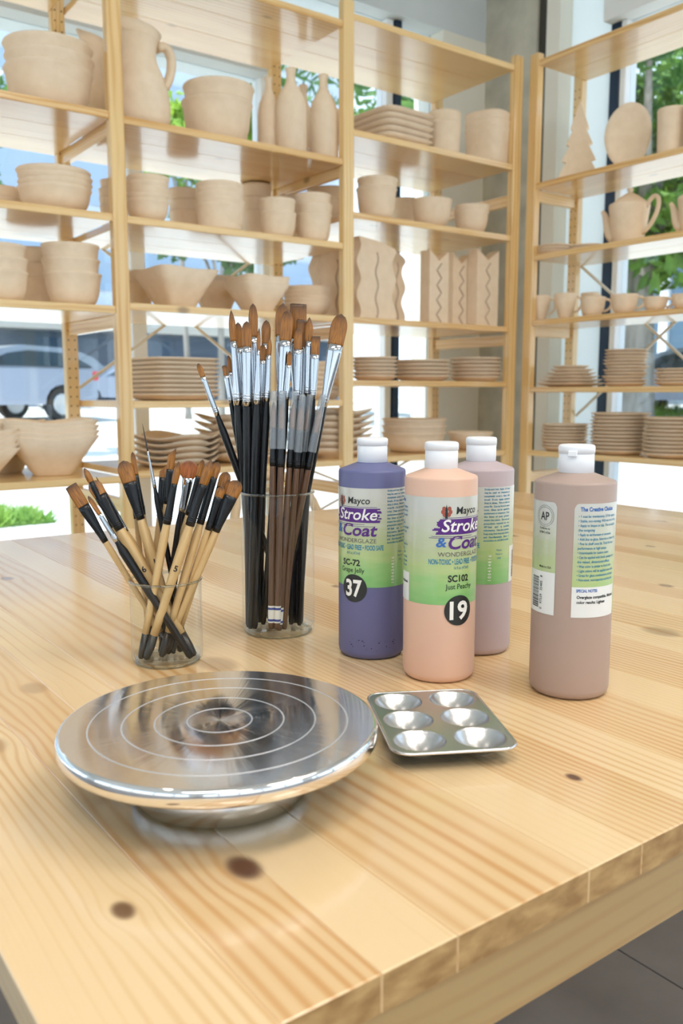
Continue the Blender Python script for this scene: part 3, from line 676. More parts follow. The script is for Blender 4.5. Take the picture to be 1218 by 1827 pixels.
def handle(path, rad, parent, name='handle', flat=1.0):
    return obj(name, mesh(*tube(path, rad, 10, flat=flat), True), BISQUE, parent)
def bez(pts, n=14):
    out = []
    for i in range(n+1):
        t = i/n; P = [Vector(p) for p in pts]
        while len(P) > 1: P = [P[k].lerp(P[k+1], t) for k in range(len(P)-1)]
        out.append(P[0])
    return out
def body(prof, parent, name='body', seg=48, shape=None):
    v, f = lathe(prof, seg, shape); return obj(name, mesh(v, f, True), BISQUE, parent)
# pitcher
def pitcher(unit, zs, cx, wpx, ytop, label, hl=1, back=False, front=.03, rzz=0.0):
    e, u, n, r, c = one(unit, zs, cx, wpx, ytop+90, 'pitcher', label, 'pitcher', front, back)
    H_ = topz(unit, cx, ytop, c, r*.6, zs)-zs; e.rotation_euler.z = ANG+rzz
    pr = [(0, 0), (.80*r, 0), (.88*r, .01*H_), (.98*r, .12*H_), (1.0*r, .24*H_), (.95*r, .38*H_), (.80*r, .55*H_), (.60*r, .70*H_), (.56*r, .80*H_), (.64*r, .90*H_), (.76*r, .97*H_), (.73*r, .97*H_), (.53*r, .81*H_), (.57*r, .69*H_), (.9*r, .38*H_), (.9*r, .2*H_), (.7*r, .02*H_), (0, .02*H_)]
    def lip(t, rr, z):
        k = smooth((z/H_-.80)/.2); d = max(0, math.cos(t-math.pi))**6
        return (rr*math.cos(t)-k*d*r*.34, rr*math.sin(t), z+k*(d*.03+.10*(.5-.5*math.cos(t)))*H_)
    body(pr, e, shape=lip)
    handle(bez([(.66*r, 0, .88*H_), (1.0*r, 0, .98*H_), (1.42*r, 0, .88*H_), (1.15*r, 0, .58*H_), (.84*r, 0, .47*H_)]), [.011*r/.075]*15, e, flat=1.4)
pitcher('A', B2[1], 247, 112, 45, 'tall clay pitcher with a looped handle right of the left post')
pitcher('A', B1[1], 172, 62, 70, 'tall rounded clay vase in shade behind the three big bowls', back=True, front=.1)
# bottles of clay
def clay_bottle(cx, wpx, ytop, back, label, front=.03):
    e, u, n, r, c = one('A', B2[1], cx, wpx, ytop+70, 'clay_bottle', label, 'bottle', front, back)
    H_ = topz('A', cx, ytop, c, r*.3, 0)-B2[1]
    pr = [(0, 0), (.9*r, 0), (r, .015*H_), (r, .50*H_), (.97*r, .58*H_), (.84*r, .67*H_), (.60*r, .75*H_), (.38*r, .81*H_), (.30*r, .86*H_), (.29*r, .93*H_), (.36*r, .99*H_), (.33*r, H_), (.2*r, .99*H_), (.2*r, .85*H_), (0, .8*H_)]
    body(pr, e)
clay_bottle(480, 42, 137, False, 'leftmost slim clay bottle in the bottle group', .10)
clay_bottle(519, 56, 119, False, 'tallest clay bottle standing in front of the group', .02)
clay_bottle(577, 52, 131, False, 'clay bottle nearest the middle post', .03)
clay_bottle(541, 46, 150, True, 'clay bottle half hidden behind the tallest one', .1)
# vases like open books with wavy and zigzag edges
def slab_vase(cx0, cx1, ytop, style, label, n_=2.60, th=.055, rz=0.0):
    u0, n0, z0 = on(cx0, 500, 'n', n_); u1, _, _ = on(cx1, 500, 'n', n_)
    wd = u1-u0; H_ = on((cx0+cx1)/2, ytop, 'n', n_)[2]-B3[3]
    e = empty('slab_vase', W((u0+u1)/2, n_+th/2, B3[3]+.0005), ANG+rz, label, 'vase')
    def edge(z):
        if style == 'wave': return .010*math.sin(z/H_*math.pi*5)
        if style == 'zigzag':
            q = (z/H_*5) % 1; return 0.0
        return 0
    K = 40; v = []; f = []
    for i in range(K+1):
        z = H_*i/K; dx = edge(z)
        for y in (-th/2, th/2):
            for x in (-wd/2+dx, 0+dx*.8, wd/2+dx):
                zz = z
                if i == K or z > H_*.80:
                    k = (z-H_*.80)/(H_*.2)
                    if style == 'zigzag': zz = z - k*H_*.14*(1 if x == dx*.8 else 0)
                    else: zz = z - k*H_*.10*(1 if x > wd*.3 else (.3 if x > -.3*wd else 0))
                v.append((x, y, zz))
    for i in range(K):
        a = i*6; b_ = a+6
        for (p, q) in ((0, 1), (1, 2), (2, 5), (5, 4), (4, 3), (3, 0)): f.append((a+p, a+q, b_+q, b_+p))
    f.append((0, 3, 4, 1)); f.append((1, 4, 5, 2)); t = K*6; f.append((t, t+1, t+4, t+3)); f.append((t+1, t+2, t+5, t+4))
    obj('body', mesh(v, f), BISQUE, e)
    # incised line down the front
    pts = []
    for i in range(25):
        z = H_*(.03+.80*i/24)
        if style == 'zigzag': x = .012*(abs(((i/24*4) % 1)*2-1)*2-1)
        else: x = .006*math.sin(i/24*math.pi*5)
        pts.append((x, -th/2-.0006, z))
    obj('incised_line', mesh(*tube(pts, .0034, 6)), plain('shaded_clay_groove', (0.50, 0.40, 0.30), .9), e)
slab_vase(640, 703, 425, 'wave', 'wavy-edged slab vase right of the middle post')
slab_vase(696, 720, 445, 'wave', 'narrow wavy slab vase behind the wavy-edged one', 2.72)
slab_vase(568, 634, 440, 'wave', 'wavy slab vase standing behind the middle post', 2.80)
slab_vase(766, 800, 447, 'zigzag', 'zigzag-lined slab vase, left of the three by the corner')
slab_vase(808, 838, 452, 'zigzag', 'zigzag-lined slab vase, middle of the three by the corner', 2.66)
slab_vase(851, 889, 445, 'zigzag', 'zigzag-lined slab vase nearest the corner post', 2.60)
# Christmas tree, oval plate and mugs on the right unit
def flat_shape(outline, th):
    n = len(outline); v = [(x, -th/2, z) for x, z in outline]+[(x, th/2, z) for x, z in outline]
    return v, [tuple(range(n)), tuple(range(2*n-1, n-1, -1))]+[(i, i+n, (i+1) % n+n, (i+1) % n) for i in range(n)]
BRZ = ANG-math.pi/2
u, n, z = on(1034, 240, 'u', 2.742+.13); _, _, d = proj(W(u, n, z)); H_ = on(1037, 180, 'u', 2.742+.13)[2]-BB[1]; wd = 62*d/F_PX/2*1.15
ol = []
tiers = [(0.06, .62, 0), (.08, 1.0, 0), (.27, .55, 0), (.27, .86, 0), (.46, .42, 0), (.47, .68, 0), (.66, .28, 0), (.67, .48, 0), (.84, .12, 0), (1.0, 0.0, 0)]
right = [(.30, 0), (.30, .05), (1.0, .07), (.60, .25), (.82, .27), (.46, .45), (.64, .47), (.32, .64), (.44, .66), (.0, 1.0)]
ol = [(x*wd, z_*H_) for x, z_ in right]+[(-x*wd, z_*H_) for x, z_ in right[-2::-1]]
e = empty('christmas_tree', W(u, n, BB[1]+.0005), BRZ+.55, 'flat clay Christmas tree ornament beside the corner post', 'ornament')
obj('body', mesh(*flat_shape(ol, .03)), BISQUE, e)
u, n, z = on(1123, 240, 'u', 2.742+.12); _, _, d = proj(W(u, n, z)); H_ = on(1128, 185, 'u', 2.742+.12)[2]-BB[1]; wd = 72*d/F_PX/2*1.12
e = empty('platter', W(u, n, BB[1]+.0005), BRZ+.45, 'oval clay platter standing on edge beside the tree ornament', 'platter')
v, f = lathe([(0, 0), (.55, 0), (.8, .06), (1, .15), (.985, .165), (.78, .09), (.5, .03), (0, .03)], 48)
v = [(x*wd, -zz*.16-.02+abs(y)*0.02, (y*.5+.5)*H_) for x, y, zz in v]
obj('dish', mesh(v, f, True), BISQUE, e)
def mug(zs, cx, wpx, ytop, kind, label, ybase, hang=0.6, front=.03):
    e, u, n, r, c = one('B', zs, cx, wpx, (ytop+ybase)/2, 'mug', label, 'mug', front)
    H_ = topz('B', cx, ytop, c, r, zs)-zs; e.rotation_euler.z = BRZ+hang
    body(shell(kind, r, H_, .004), e)
    handle(bez([(r*.93, 0, H_*.86), (r*1.55, 0, H_*.95), (r*1.6, 0, H_*.35), (r*.80, 0, H_*.26)]), .0048, e)
mug(BB[1], 1198, 52, 187, 'straight', 'tall straight clay mug on the top shelf at the right edge', 262, .3)
mug(BB[1], 1246, 52, 175, 'straight', 'clay mug cut off by the right edge of the top shelf', 258, .3)
mug(BB[3], 962, 40, 526, 'shallow', 'tapered clay mug nearest the corner post', 571)
mug(BB[3], 1008, 41, 522, 'shallow', 'second tapered clay mug from the corner post', 567)
mug(BB[3], 1057, 46, 528, 'bowl', 'round teacup right of the two tapered mugs', 565)
mug(BB[3], 1113, 50, 523, 'bowl', 'largest round teacup before the tree trunk', 561)
mug(BB[3], 1169, 44, 528, 'bowl', 'low teacup left of the right-edge cup', 555)
mug(BB[3], 1218, 42, 523, 'bowl', 'teacup cut by the right edge of the photo', 552)
mug(BB[3], 1052, 34, 521, 'bowl', 'teacup standing in the row behind the round teacup', 561, 0.2, .16)
def teapot(zs, cx, wpx, ytop, ybase, label, rz):
    e, u, n, r, c = one('B', zs, cx, wpx, (ytop+ybase)/2, 'teapot', label, 'teapot', .04)
    H_ = on(cx, ytop, 'u', c)[2]-zs; e.rotation_euler.z = BRZ+rz; h = H_*.72
    body([(0, 0), (.66*r, 0), (.70*r, .03*h), (.84*r, .35*h), (.95*r, .72*h), (1.0*r, .93*h), (.98*r, h), (.88*r, 1.02*h), (.86*r, .97*h), (.6*r, .05*h), (0, .04*h)], e)
    l = body([(.87*r, h*1.01), (.80*r, h*1.05), (.5*r, h*1.17), (.25*r, h*1.25), (.14*r, h*1.28), (.10*r, h*1.30), (.16*r, h*1.34), (.15*r, h*1.385), (0, h*1.40)], e, 'lid')
    handle(bez([(r*.90, 0, h*.86), (r*1.3, 0, h*1.35), (r*2.0, 0, h*1.15), (r*1.5, 0, h*.45), (r*.75, 0, h*.25)], 18), .0075*r/.07, e, flat=1.2)
    sp = bez([(-r*.70, 0, h*.22), (-r*1.25, 0, h*.30), (-r*1.15, 0, h*.75), (-r*1.5, 0, h*.93)], 12)
    handle(sp, [(.024-.0014*i)*r/.07 for i in range(13)], e, 'spout')
teapot(BB[2], 1122, 72, 337, 430, 'clay teapot with spout, lid and looped handle before the right window', .12)
teapot(BB[2], 1243, 68, 325, 420, 'second clay teapot cut off by the right edge', .12)
# ------------------------------------------------------------------ foreground: turntable
def metal(name, col=(.80, .80, .82), rough=.2, aniso=0.0, radial=False, bump=0.0):
    m, nt, b = nodes(name); b.inputs['Base Color'].default_value = (*col, 1); b.inputs['Metallic'].default_value = 1
    b.inputs['Roughness'].default_value = rough; b.inputs['Anisotropic'].default_value = aniso
    if radial:
        t = nt.nodes.new('ShaderNodeTangent'); t.direction_type = 'RADIAL'; t.axis = 'Z'; nt.links.new(t.outputs[0], b.inputs['Tangent'])
        tc = nt.nodes.new('ShaderNodeTexCoord'); gr_ = nt.nodes.new('ShaderNodeTexGradient'); gr_.gradient_type = 'RADIAL'
        nt.links.new(tc.outputs['Object'], gr_.inputs[0])
        nz = nt.nodes.new('ShaderNodeTexNoise'); nz.noise_dimensions = '1D'; nz.inputs['Scale'].default_value = 30; nz.inputs['Detail'].default_value = 4
        nt.links.new(gr_.outputs[0], nz.inputs['W'])
        mr = nt.nodes.new('ShaderNodeMapRange'); mr.inputs['To Min'].default_value = rough*.75; mr.inputs['To Max'].default_value = rough*1.3
        nt.links.new(nz.outputs['Fac'], mr.inputs[0]); nt.links.new(mr.outputs[0], b.inputs['Roughness'])
        nz.inputs['Scale'].default_value = 22; bp = nt.nodes.new('ShaderNodeBump'); bp.inputs['Strength'].default_value = .3; bp.inputs['Distance'].default_value = .0006; nt.links.new(nz.outputs['Fac'], bp.inputs['Height']); nt.links.new(bp.outputs[0], b.inputs['Normal'])
    return m
ALU = metal('spun_aluminium', (.90, .92, .96), .105, 1.0, True); ALUP = metal('polished_aluminium', (.88, .87, .87), .07)
ALUR = metal('bright_groove', (.95, .96, 1.0), .45)
TURN = (-.074, .5045)
tt = empty('banding_wheel', (*TURN, TT+.0003), 0, 'round shiny metal turntable on the table in front of the brush jars', 'turntable')
v, f = lathe([(0, 0), (.0525, 0), (.054, .0012), (.054, .0165), (.053, .0175), (.040, .018), (0, .018)], 96); obj('base', mesh(v, f, True), metal('satin_aluminium', (.90, .90, .90), .22), tt)
v, f = lathe([(.043, .0178), (.043, .0312), (.0, .0312)], 64); obj('neck', mesh(v, f, True), metal('shaded_steel', (.4, .4, .42), .3), tt)
R_ = .0958; TZ = .0425
v, f = lathe([(0, .0315), (R_-.003, .0315), (R_-.0012, .0322), (R_, .0340), (R_, .0400), (R_-.0006, .0415), (R_-.002, .0424), (R_-.0026, TZ-.00002)], 160)
obj('rim', mesh(v, f, True), ALUP, tt)
v, f = lathe([(R_-.0026, TZ-.00002), (.06, TZ), (.03, TZ), (.004, TZ), (0.0006, TZ-.0001)], 160, cap1=True); top_ = obj('turntable_top', mesh(v, f, True), ALU, tt)
for rr in (.0195, .0388, .058, .0775):
    v, f = lathe([(rr-.0005, TZ+.00002), (rr-.0004, TZ+.00012), (rr+.0004, TZ+.00012), (rr+.0005, TZ+.00002)], 160); obj('groove_ring', mesh(v, f, True), ALUR, top_)

# ------------------------------------------------------------------ six-well paint tray
PAL = metal('stamped_aluminium', (.62, .61, .60), .30); PALW = PAL
hw_, hl_, rc = .0415, .0567, .012
def rrect(dx, dy):
    """distance to a rounded rectangle's edge in direction (dx, dy)"""
    lo, hi = 0, .1
    for _ in range(22):
        m_ = (lo+hi)/2; x, y = abs(dx*m_), abs(dy*m_)
        qx, qy = x-(hw_-rc), y-(hl_-rc); dist = math.hypot(max(qx, 0), max(qy, 0))+min(max(qx, qy), 0)-rc
        if dist < 0: lo = m_
        else: hi = m_
    return lo
wells = [(sx*.0205, y) for sx in (-1, 1) for y in (-.0365, 0, .0365)]
WR, WD, TRZ = .0172, .0112, .0125
def wellz(x, y):
    z = 0
    for (a, b_) in wells:
        q = math.hypot(x-a, y-b_)/WR
        if q < 1: z = -WD*(1-q*q)**.85 if q < .97 else -WD*((1-.97**2)**.85)*(1-q)/.03
    return z
NA = 132; v = []; f = []
import bisect
xs = [-1+2*i/NA for i in range(NA+1)]
for i in range(NA+1):
    for j in range(NA+1):
        a, b_ = xs[i], xs[j]; s = max(abs(a), abs(b_))
        if s < 1e-6: x = y = 0
        else:
            dx, dy = a*hw_, b_*hl_; L0 = math.hypot(dx/s, dy/s); d = rrect(dx/s/L0, dy/s/L0); x, y = dx/s/L0*d*s, dy/s/L0*d*s
        v.append((x, y, TRZ+wellz(x, y)))
for i in range(NA):
    for j in range(NA): f.append((i*(NA+1)+j, (i+1)*(NA+1)+j, (i+1)*(NA+1)+j+1, i*(NA+1)+j+1))
pal = empty('paint_tray', (.0672, .5845, TT+.0002), math.radians(7.6), 'small metal paint tray with six round wells right of the turntable', 'paint tray')
obj('tray_plate', mesh(v, f, True), PAL, pal)
ring = []
for k in range(120):
    t = 2*math.pi*k/120; d = rrect(math.cos(t), math.sin(t)); ring.append((math.cos(t)*d, math.sin(t)*d, TRZ-.0006))
m = MB()
m.add(*tube(ring, .0011, 8, True)); m.build('rolled_rim', metal('tray_rim', (.75, .74, .74), .25), pal, True)

# ------------------------------------------------------------------ glass jars
JAR = thin_glass('clear_jar_glass', (.955, .97, .965), 1.32, 0.0, 1.0)
JARE = thin_glass('thick_glass_edge', (.82, .86, .84), 1.5, 0.02, 2.5)
def glass_jar(name, x, y, R, H_, label):
    r = empty(name, (x, y, TT+.0003), 0, label, 'jar')
    v, f = lathe([(0, 0.0006), (R-.006, 0.0), (R-.0025, .0008), (R-.0006, .003), (R, .006), (R, H_-.003), (R+.0004, H_-.001)], 72); obj('wall', mesh(v, f, True), JAR, r)
    v, f = lathe([(R-.0016, H_-.001), (R-.0002, H_+.0008), (R+.0011, H_-.0002), (R+.0004, H_-.0016), (R-.0010, H_-.0018), (R-.0016, H_-.001)], 72); obj('rim', mesh(v, f, True), JARE, r)
    v, f = lathe([(0, .0022), (R-.006, .0022), (R-.003, .0036), (R-.0018, .0068), (R-.0016, .0075)], 72); obj('thick_base', mesh(v, f, True), JAR, r)
    v, f = lathe([(R-.0058, -.0002), (R-.0028, .0007), (R-.0028, .0014), (R-.0058, .0006), (R-.0058, -.0002)], 72); obj('foot_ring', mesh(v, f, True), JARE, r)
    return r
JS = (-.1575, .7600, .0318, .0748); JL = (-.0640, .8590, .0365, .1422)
glass_jar('glass_jar', *JS, 'short clear glass beaker full of pale wooden brushes')
glass_jar('glass_jar', *JL, 'tall clear glass cylinder full of black and brown brushes')

# ------------------------------------------------------------------ brushes
def bristle_mat(name, base, tip):
    m, nt, b = nodes(name); L = nt.links.new
    tc = nt.nodes.new('ShaderNodeTexCoord'); sp = nt.nodes.new('ShaderNodeSeparateXYZ'); L(tc.outputs['Generated'], sp.inputs[0])
    mp = nt.nodes.new('ShaderNodeMapping'); mp.inputs['Scale'].default_value = (1400, 1400, 30); L(tc.outputs['Object'], mp.inputs[0])
    nz = nt.nodes.new('ShaderNodeTexNoise'); nz.inputs['Scale'].default_value = 1; nz.inputs['Detail'].default_value = 2; L(mp.outputs[0], nz.inputs[0])
    cr = nt.nodes.new('ShaderNodeValToRGB'); e = cr.color_ramp.elements
    e[0].position = .0; e[0].color = (*base, 1); e[1].position = 1.0; e[1].color = (*tip, 1)
    q = e.new(.62); q.color = (*base, 1); q = e.new(.86); q.color = tuple((a+b_)/2 for a, b_ in zip(base, tip))+(1,)
    fac = M_(nt, 'ADD', sp.outputs['Z'], M_(nt, 'MULTIPLY', M_(nt, 'SUBTRACT', nz.outputs['Fac'], .5), .35)); L(fac, cr.inputs[0])
    mx = nt.nodes.new('ShaderNodeMix'); mx.data_type = 'RGBA'; mx.blend_type = 'MULTIPLY'; mx.inputs['Factor'].default_value = 1
    c2 = nt.nodes.new('ShaderNodeValToRGB'); c2.color_ramp.elements[0].color = (.5, .45, .4, 1); c2.color_ramp.elements[1].color = (1.25, 1.2, 1.1, 1)
    c2.color_ramp.elements[0].position = .32; c2.color_ramp.elements[1].position = .68; L(nz.outputs['Fac'], c2.inputs[0])
    L(cr.outputs[0], mx.inputs['A']); L(c2.outputs[0], mx.inputs['B']); L(mx.outputs['Result'], b.inputs['Base Color'])
    b.inputs['Roughness'].default_value = .38; bp = nt.nodes.new('ShaderNodeBump'); bp.inputs['Strength'].default_value = .5; bp.inputs['Distance'].default_value = .0003
    L(nz.outputs['Fac'], bp.inputs['Height']); L(bp.outputs[0], b.inputs['Normal'])
    return m
BRI = bristle_mat('golden_brown_bristle', (.33, .135, .020), (.035, .013, .005)); BRD = bristle_mat('dark_bristle', (.035, .03, .028), (.02, .015, .012)); BRR = bristle_mat('russet_fan_bristle', (.42, .13, .03), (.16, .05, .02))
FS = metal('nickel_ferrule', (.50, .52, .55), .09, .0); FB = plain('black_ferrule', (.008, .009, .011), .3, .0, .3, .1)
HW_ = mottled('pale_wood_handle', (.56, .37, .16), (.64, .44, .21), 1.0, .42, stretch=(400, 400, 25)); HB = plain('black_lacquer_handle', (.006, .006, .007), .32, 0, .3, .1)
HBR = mottled('brown_lacquer_handle', (.095, .043, .020), (.125, .060, .028), 1, .3, stretch=(300, 300, 20)); DIP = plain('dark_dipped_end', (.018, .017, .016), .3)
CAPM = thin_glass('milky_plastic_cap', (.80, .84, .87), 1.45, .25, 2.2)
_n = CAPM.node_tree; _d = _n.nodes.new('ShaderNodeBsdfDiffuse'); _d.inputs[0].default_value = (.62, .68, .74, 1); _x = _n.nodes.new('ShaderNodeMixShader'); _x.inputs[0].default_value = .22
_o = _n.nodes['Material Output'] if 'Material Output' in _n.nodes else [q for q in _n.nodes if q.type == 'OUTPUT_MATERIAL'][0]
_s = _o.inputs[0].links[0].from_socket; _n.links.new(_s, _x.inputs[1]); _n.links.new(_d.outputs[0], _x.inputs[2]); _n.links.new(_x.outputs[0], _o.inputs[0])
WHITEL = plain('white_paper_band', (.80, .77, .70), .6); BLUEL = plain('blue_print', (.03, .06, .28), .5); BLACKL = plain('black_print', (.012, .012, .012), .5)
def ellr(prof, seg=20, slant=0.0, cap=True, jag=0.0):
    v = []; f = []; n = len(prof); z1 = prof[-1][2]; z0 = prof[0][2]
    for i, (rx, ry, z) in enumerate(prof):
        t_ = (z-z0)/max(z1-z0, 1e-9)
        for k in range(seg):
            a = 2*math.pi*k/seg; x = rx*math.cos(a); zz = z
            if slant: zz += slant*x*t_
            if jag and i == n-1: zz += random.uniform(-jag, jag*.3)
            v.append((x, ry*math.sin(a), zz))
    for i in range(n-1):
        for k in range(seg):
            a = i*seg+k; b_ = i*seg+(k+1) % seg; f.append((a, b_, b_+seg, a+seg))
    if cap: f.append(tuple(range(seg-1, -1, -1))); f.append(tuple((n-1)*seg+k for k in range(seg)))
    return v, f
_tc = {}
def glyphs(body_, bold=0.0, shear=0.0):
    key = (body_, bold, shear)
    if key in _tc: return _tc[key]
    cu = bpy.data.curves.new('lettering', 'FONT'); cu.body = body_; cu.size = 1; cu.offset = bold; cu.shear = shear; cu.resolution_u = 3; cu.fill_mode = 'BOTH'
    o = bpy.data.objects.new('lettering', cu); C.objects.link(o)
    dg = bpy.context.evaluated_depsgraph_get(); dg.update()
    me = bpy.data.meshes.new_from_object(o.evaluated_get(dg)); bpy.data.objects.remove(o); bpy.data.curves.remove(cu)
    v = [(q.co.x, q.co.y) for q in me.vertices]; f = [tuple(p.vertices) for p in me.polygons]; bpy.data.meshes.remove(me)
    _tc[key] = (v, f); return v, f
CAPH = max(y for x, y in glyphs('H')[0])
def brush(jar, label, tip, bend, fend, low, dT, dF, kind, wb, wf, fer='black', hand='wood', wh=None, cap=None, group=None, dark=False, num=None):
    jx, jy, jR, jH = jar
    T = at_y(*tip, jy+dT); zf = TT+.0045 + (.0035 if abs(dF) > .02 else 0.0)
    yf = jy+dF; _, pyf, d = proj((0, yf, zf)); k = (low[0]-tip[0])/(low[1]-tip[1]); pxf = tip[0]+k*(pyf-tip[1]); xf = (pxf-CX)*d/F_PX
    lim = math.sqrt(max((jR-.0065)**2-dF**2, 1e-8)); xf = max(jx-lim, min(jx+lim, xf))
    Fp = Vector((xf, yf, zf)); ax = T-Fp; L_ = ax.length; ax.normalize()
    pf = proj(Fp); plen = math.hypot(tip[0]-pf[0], tip[1]-pf[1])
    fr = lambda p: 1-math.hypot(p[0]-tip[0], p[1]-tip[1])/plen
    zb, ze = fr(bend)*L_, fr(fend)*L_; dist = proj(T)[2]; mpp = dist/F_PX
    view = (EYEV-T).normalized(); yax = (view-ax*view.dot(ax)).normalized(); xax = -ax.cross(yax)*-1
    xax = yax.cross(ax)
    M = Matrix((( xax.x, yax.x, ax.x, Fp.x), (xax.y, yax.y, ax.y, Fp.y), (xax.z, yax.z, ax.z, Fp.z), (0, 0, 0, 1)))
    e = bpy.data.objects.new('paintbrush', None); C.objects.link(e); e.empty_display_size = .02; e.matrix_world = M; tag(e, label, 'brush', group)
    rb, rf = wb*mpp/2, wf*mpp/2; rh = (wh or wf)*mpp/2
    flat = kind in ('flat', 'filbert', 'angle', 'fan'); rby = rb*(.42 if flat else .95)
    if kind in ('filbert',): rby = rb*.45
    # handle
    hm = {'wood': HW_, 'black': HB, 'brown': HBR}[hand]
    z0 = ze-.004
    if hand == 'wood':
        dz = min(.024, z0*.28)
        pr = [(rh*.82, dz), (rh*.84, z0*.35), (rh*.90, z0*.6), (rh*.98, z0*.82), (rh, z0*.92), (rf*.92, z0), (rf*.88, ze)]
        v, f = lathe(pr, 16, cap0=True, cap1=True); hd = obj('handle', mesh(v, f, True), hm, e)
        v, f = lathe([(0, 0), (rh*.45, .0004), (rh*.68, .0018), (rh*.80, .006), (rh*.83, dz)], 16, cap1=True); obj('dipped_end', mesh(v, f, True), DIP, hd)
    else:
        pr = [(0, 0), (rh*.55, .0006), (rh*.76, .004), (rh*.82, z0*.3), (rh*.92, z0*.6), (rh*1.0, z0*.86), (rh*1.0, z0*.93), (rf*.9, z0), (rf*.88, ze)]
        if hand == 'brown': pr = [(0, 0), (rh*.8, .0006), (rh*.92, .003), (rh, .03), (rh, z0*.9), (rf*.9, z0), (rf*.88, ze)]
        v, f = lathe(pr, 16, cap1=True); hd = obj('handle', mesh(v, f, True), hm, e)
    if num:
        gv, gf = glyphs(num, .02); gx = max(q[0] for q in gv)/2; kk = .0052/CAPH; zn = ze*.66
        o_ = mesh([(-(q[0]-gx)*kk, math.sqrt(max((rh*.97)**2-((q[0]-gx)*kk)**2, 0))+.00025, zn+q[1]*kk) for q in gv], [tuple(reversed(q)) for q in gf]); obj('size_number', o_, BLACKL, hd)
    # ferrule
    fm = FS if fer == 'silver' else FB; n = 8; pr = []
    Lf = zb-ze
    for i in range(n+1):
        t = i/n; s = smooth(t); rx = rf+(rb*1.0-rf)*s; ry = rf+(rby*1.05-rf)*s
        pr.append((rx, ry, ze-.002+(Lf+.002)*t))
    q = []
    for (t0) in (.03, .07, .11):   # crimped rings near the handle
        q.append(t0)
    v, f = ellr(pr, 24); fo = obj('ferrule', mesh(v, f, True), fm, e)
    for t0 in (.05, .10, .15):
        zz = ze+Lf*t0; v, f = lathe([(rf*1.0, zz-.0006), (rf*1.09, zz), (rf*1.0, zz+.0006)], 20); obj('crimp', mesh(v, f, True), fm, fo)
    # bristles
    Lb = L_-zb; zs0 = zb-.0008; n = 12; pr = []
    for i in range(n+1):
        t = i/n; z = zs0+(Lb+.0008)*t
        if kind == 'flat': rx = rb*(1+.06*math.sin(t*3)); ry = rby*(1-.65*t)
        elif kind == 'angle': rx = rb*(1+.03*t); ry = rby*(1-.6*t)
        elif kind == 'filbert':
            rx = rb*(1.02+.10*math.sin(t*2.4))*(math.sqrt(max(0, 1-((t-.52)/.48)**2)) if t > .52 else 1); ry = rby*(1-.75*t)+.0001
        elif kind == 'fan': rx = rb*(1+1.9*t); ry = rby*(.7-.5*t)
        elif kind == 'liner': rx = rb*(1-t)**.7+.00008; ry = rx
        else: rx = rb*(1+.25*math.sin(t*2.6))*(1-t**3.2)**.8+.00008; ry = rx*.9
        pr.append((max(rx, .0001), max(ry, .0001), z))
    if kind == 'fan':
        v, f = ellr(pr, 28); v = [(x, y, z-(x/rb)**2*.0016*((z-zs0)/Lb)) for x, y, z in v]
    else: v, f = ellr(pr, 22, slant=(-1.1 if kind == 'angle' else 0), jag=(.0009 if kind == 'flat' else 0))
    bo = obj('bristles', mesh(v, f, True), BRD if dark else (BRR if kind == 'fan' else BRI), e)
    if cap:
        z1 = L_+.004+ (cap[0] if len(cap) > 0 else 0); z0c = cap[1]*L_ if cap[1] < 1 else cap[1]
        rc_ = max(rf, rb)*1.22
        v, f = lathe([(rc_*1.05, z0c), (rc_, z0c+.02), (rc_*.86, z1-.002), (rc_*.6, z1), (0, z1)], 20); obj('plastic_cap', mesh(v, f, True), CAPM, e)
    return e, M, L_, rh, hd
def B(*a, **k): return brush(*a, **k)
s = JS
# pale-handled brushes in the short beaker, roughly from back to front
B(s, 'pointed brush with black ferrule leaning between the two leftmost flat brushes', (150, 835), (162, 858), (197, 934), (262, 1060), -.004, .012, 'point', 10, 10)
B(s, 'brush under a clear plastic sleeve with silver ferrule, leaning left', (171, 850), (191, 887), (226, 941), (300, 1060), .008, .014, 'liner', 7, 8, 'silver', 'wood', 11)
B(s, 'flat brush with the widest square bristles, far left of the short jar', (126, 866), (153, 897), (188, 958), (236, 1044), -.008, .004, 'flat', 21, 12, wh=12)
B(s, 'rounded flat brush second from the left in the short jar', (164, 858), (182, 880), (211, 940), (280, 1050), .000, -.004, 'filbert', 23, 18, wh=19, num='6')
B(s, 'black brush with silver ferrule and swollen dark handle, left of the short jar', (157, 885), (173, 917), (202, 962), (254, 1036), -.018, -.010, 'filbert', 8, 11, 'silver', 'black', 17)
B(s, 'narrow brush standing upright at the back behind the broad left brush', (233, 826), (236, 850), (228, 920), (236, 1040), .018, .016, 'filbert', 10, 10, wh=10)
B(s, 'broad rounded brush with brown tip, left of centre in the short jar', (219, 822), (230, 858), (251, 918), (283, 1030), -.004, .010, 'filbert', 25, 16, wh=19, num='1')
B(s, 'thin upright brush just right of the broad rounded brush', (236, 806), (242, 845), (254, 912), (272, 1035), .012, .010, 'filbert', 9, 13, wh=13)
B(s, 'long thin liner brush with a needle tip and silver ferrule', (254, 756), (262, 801), (274, 862), (306, 1025), -.004, .012, 'liner', 3, 7, 'silver', 'black', 11, dark=True)
B(s, 'angled brush behind the centre of the short jar', (295, 832), (291, 851), (283, 915), (272, 1040), .014, .012, 'angle', 18, 13, wh=13)
B(s, 'slim brush hidden behind the angled brush in the short jar', (301, 846), (297, 866), (286, 920), (268, 1035), .020, .018, 'filbert', 8, 9, wh=11)
B(s, 'tall flat brush rising highest in the centre of the short jar', (307, 806), (305, 836), (300, 892), (282, 1035), .006, .014, 'angle', 13, 12, wh=12)
B(s, 'fan brush with russet bristles and flattened silver ferrule', (339, 822), (339, 852), (330, 908), (312, 1035), .010, .014, 'fan', 19, 9, 'silver', 'black', 11)
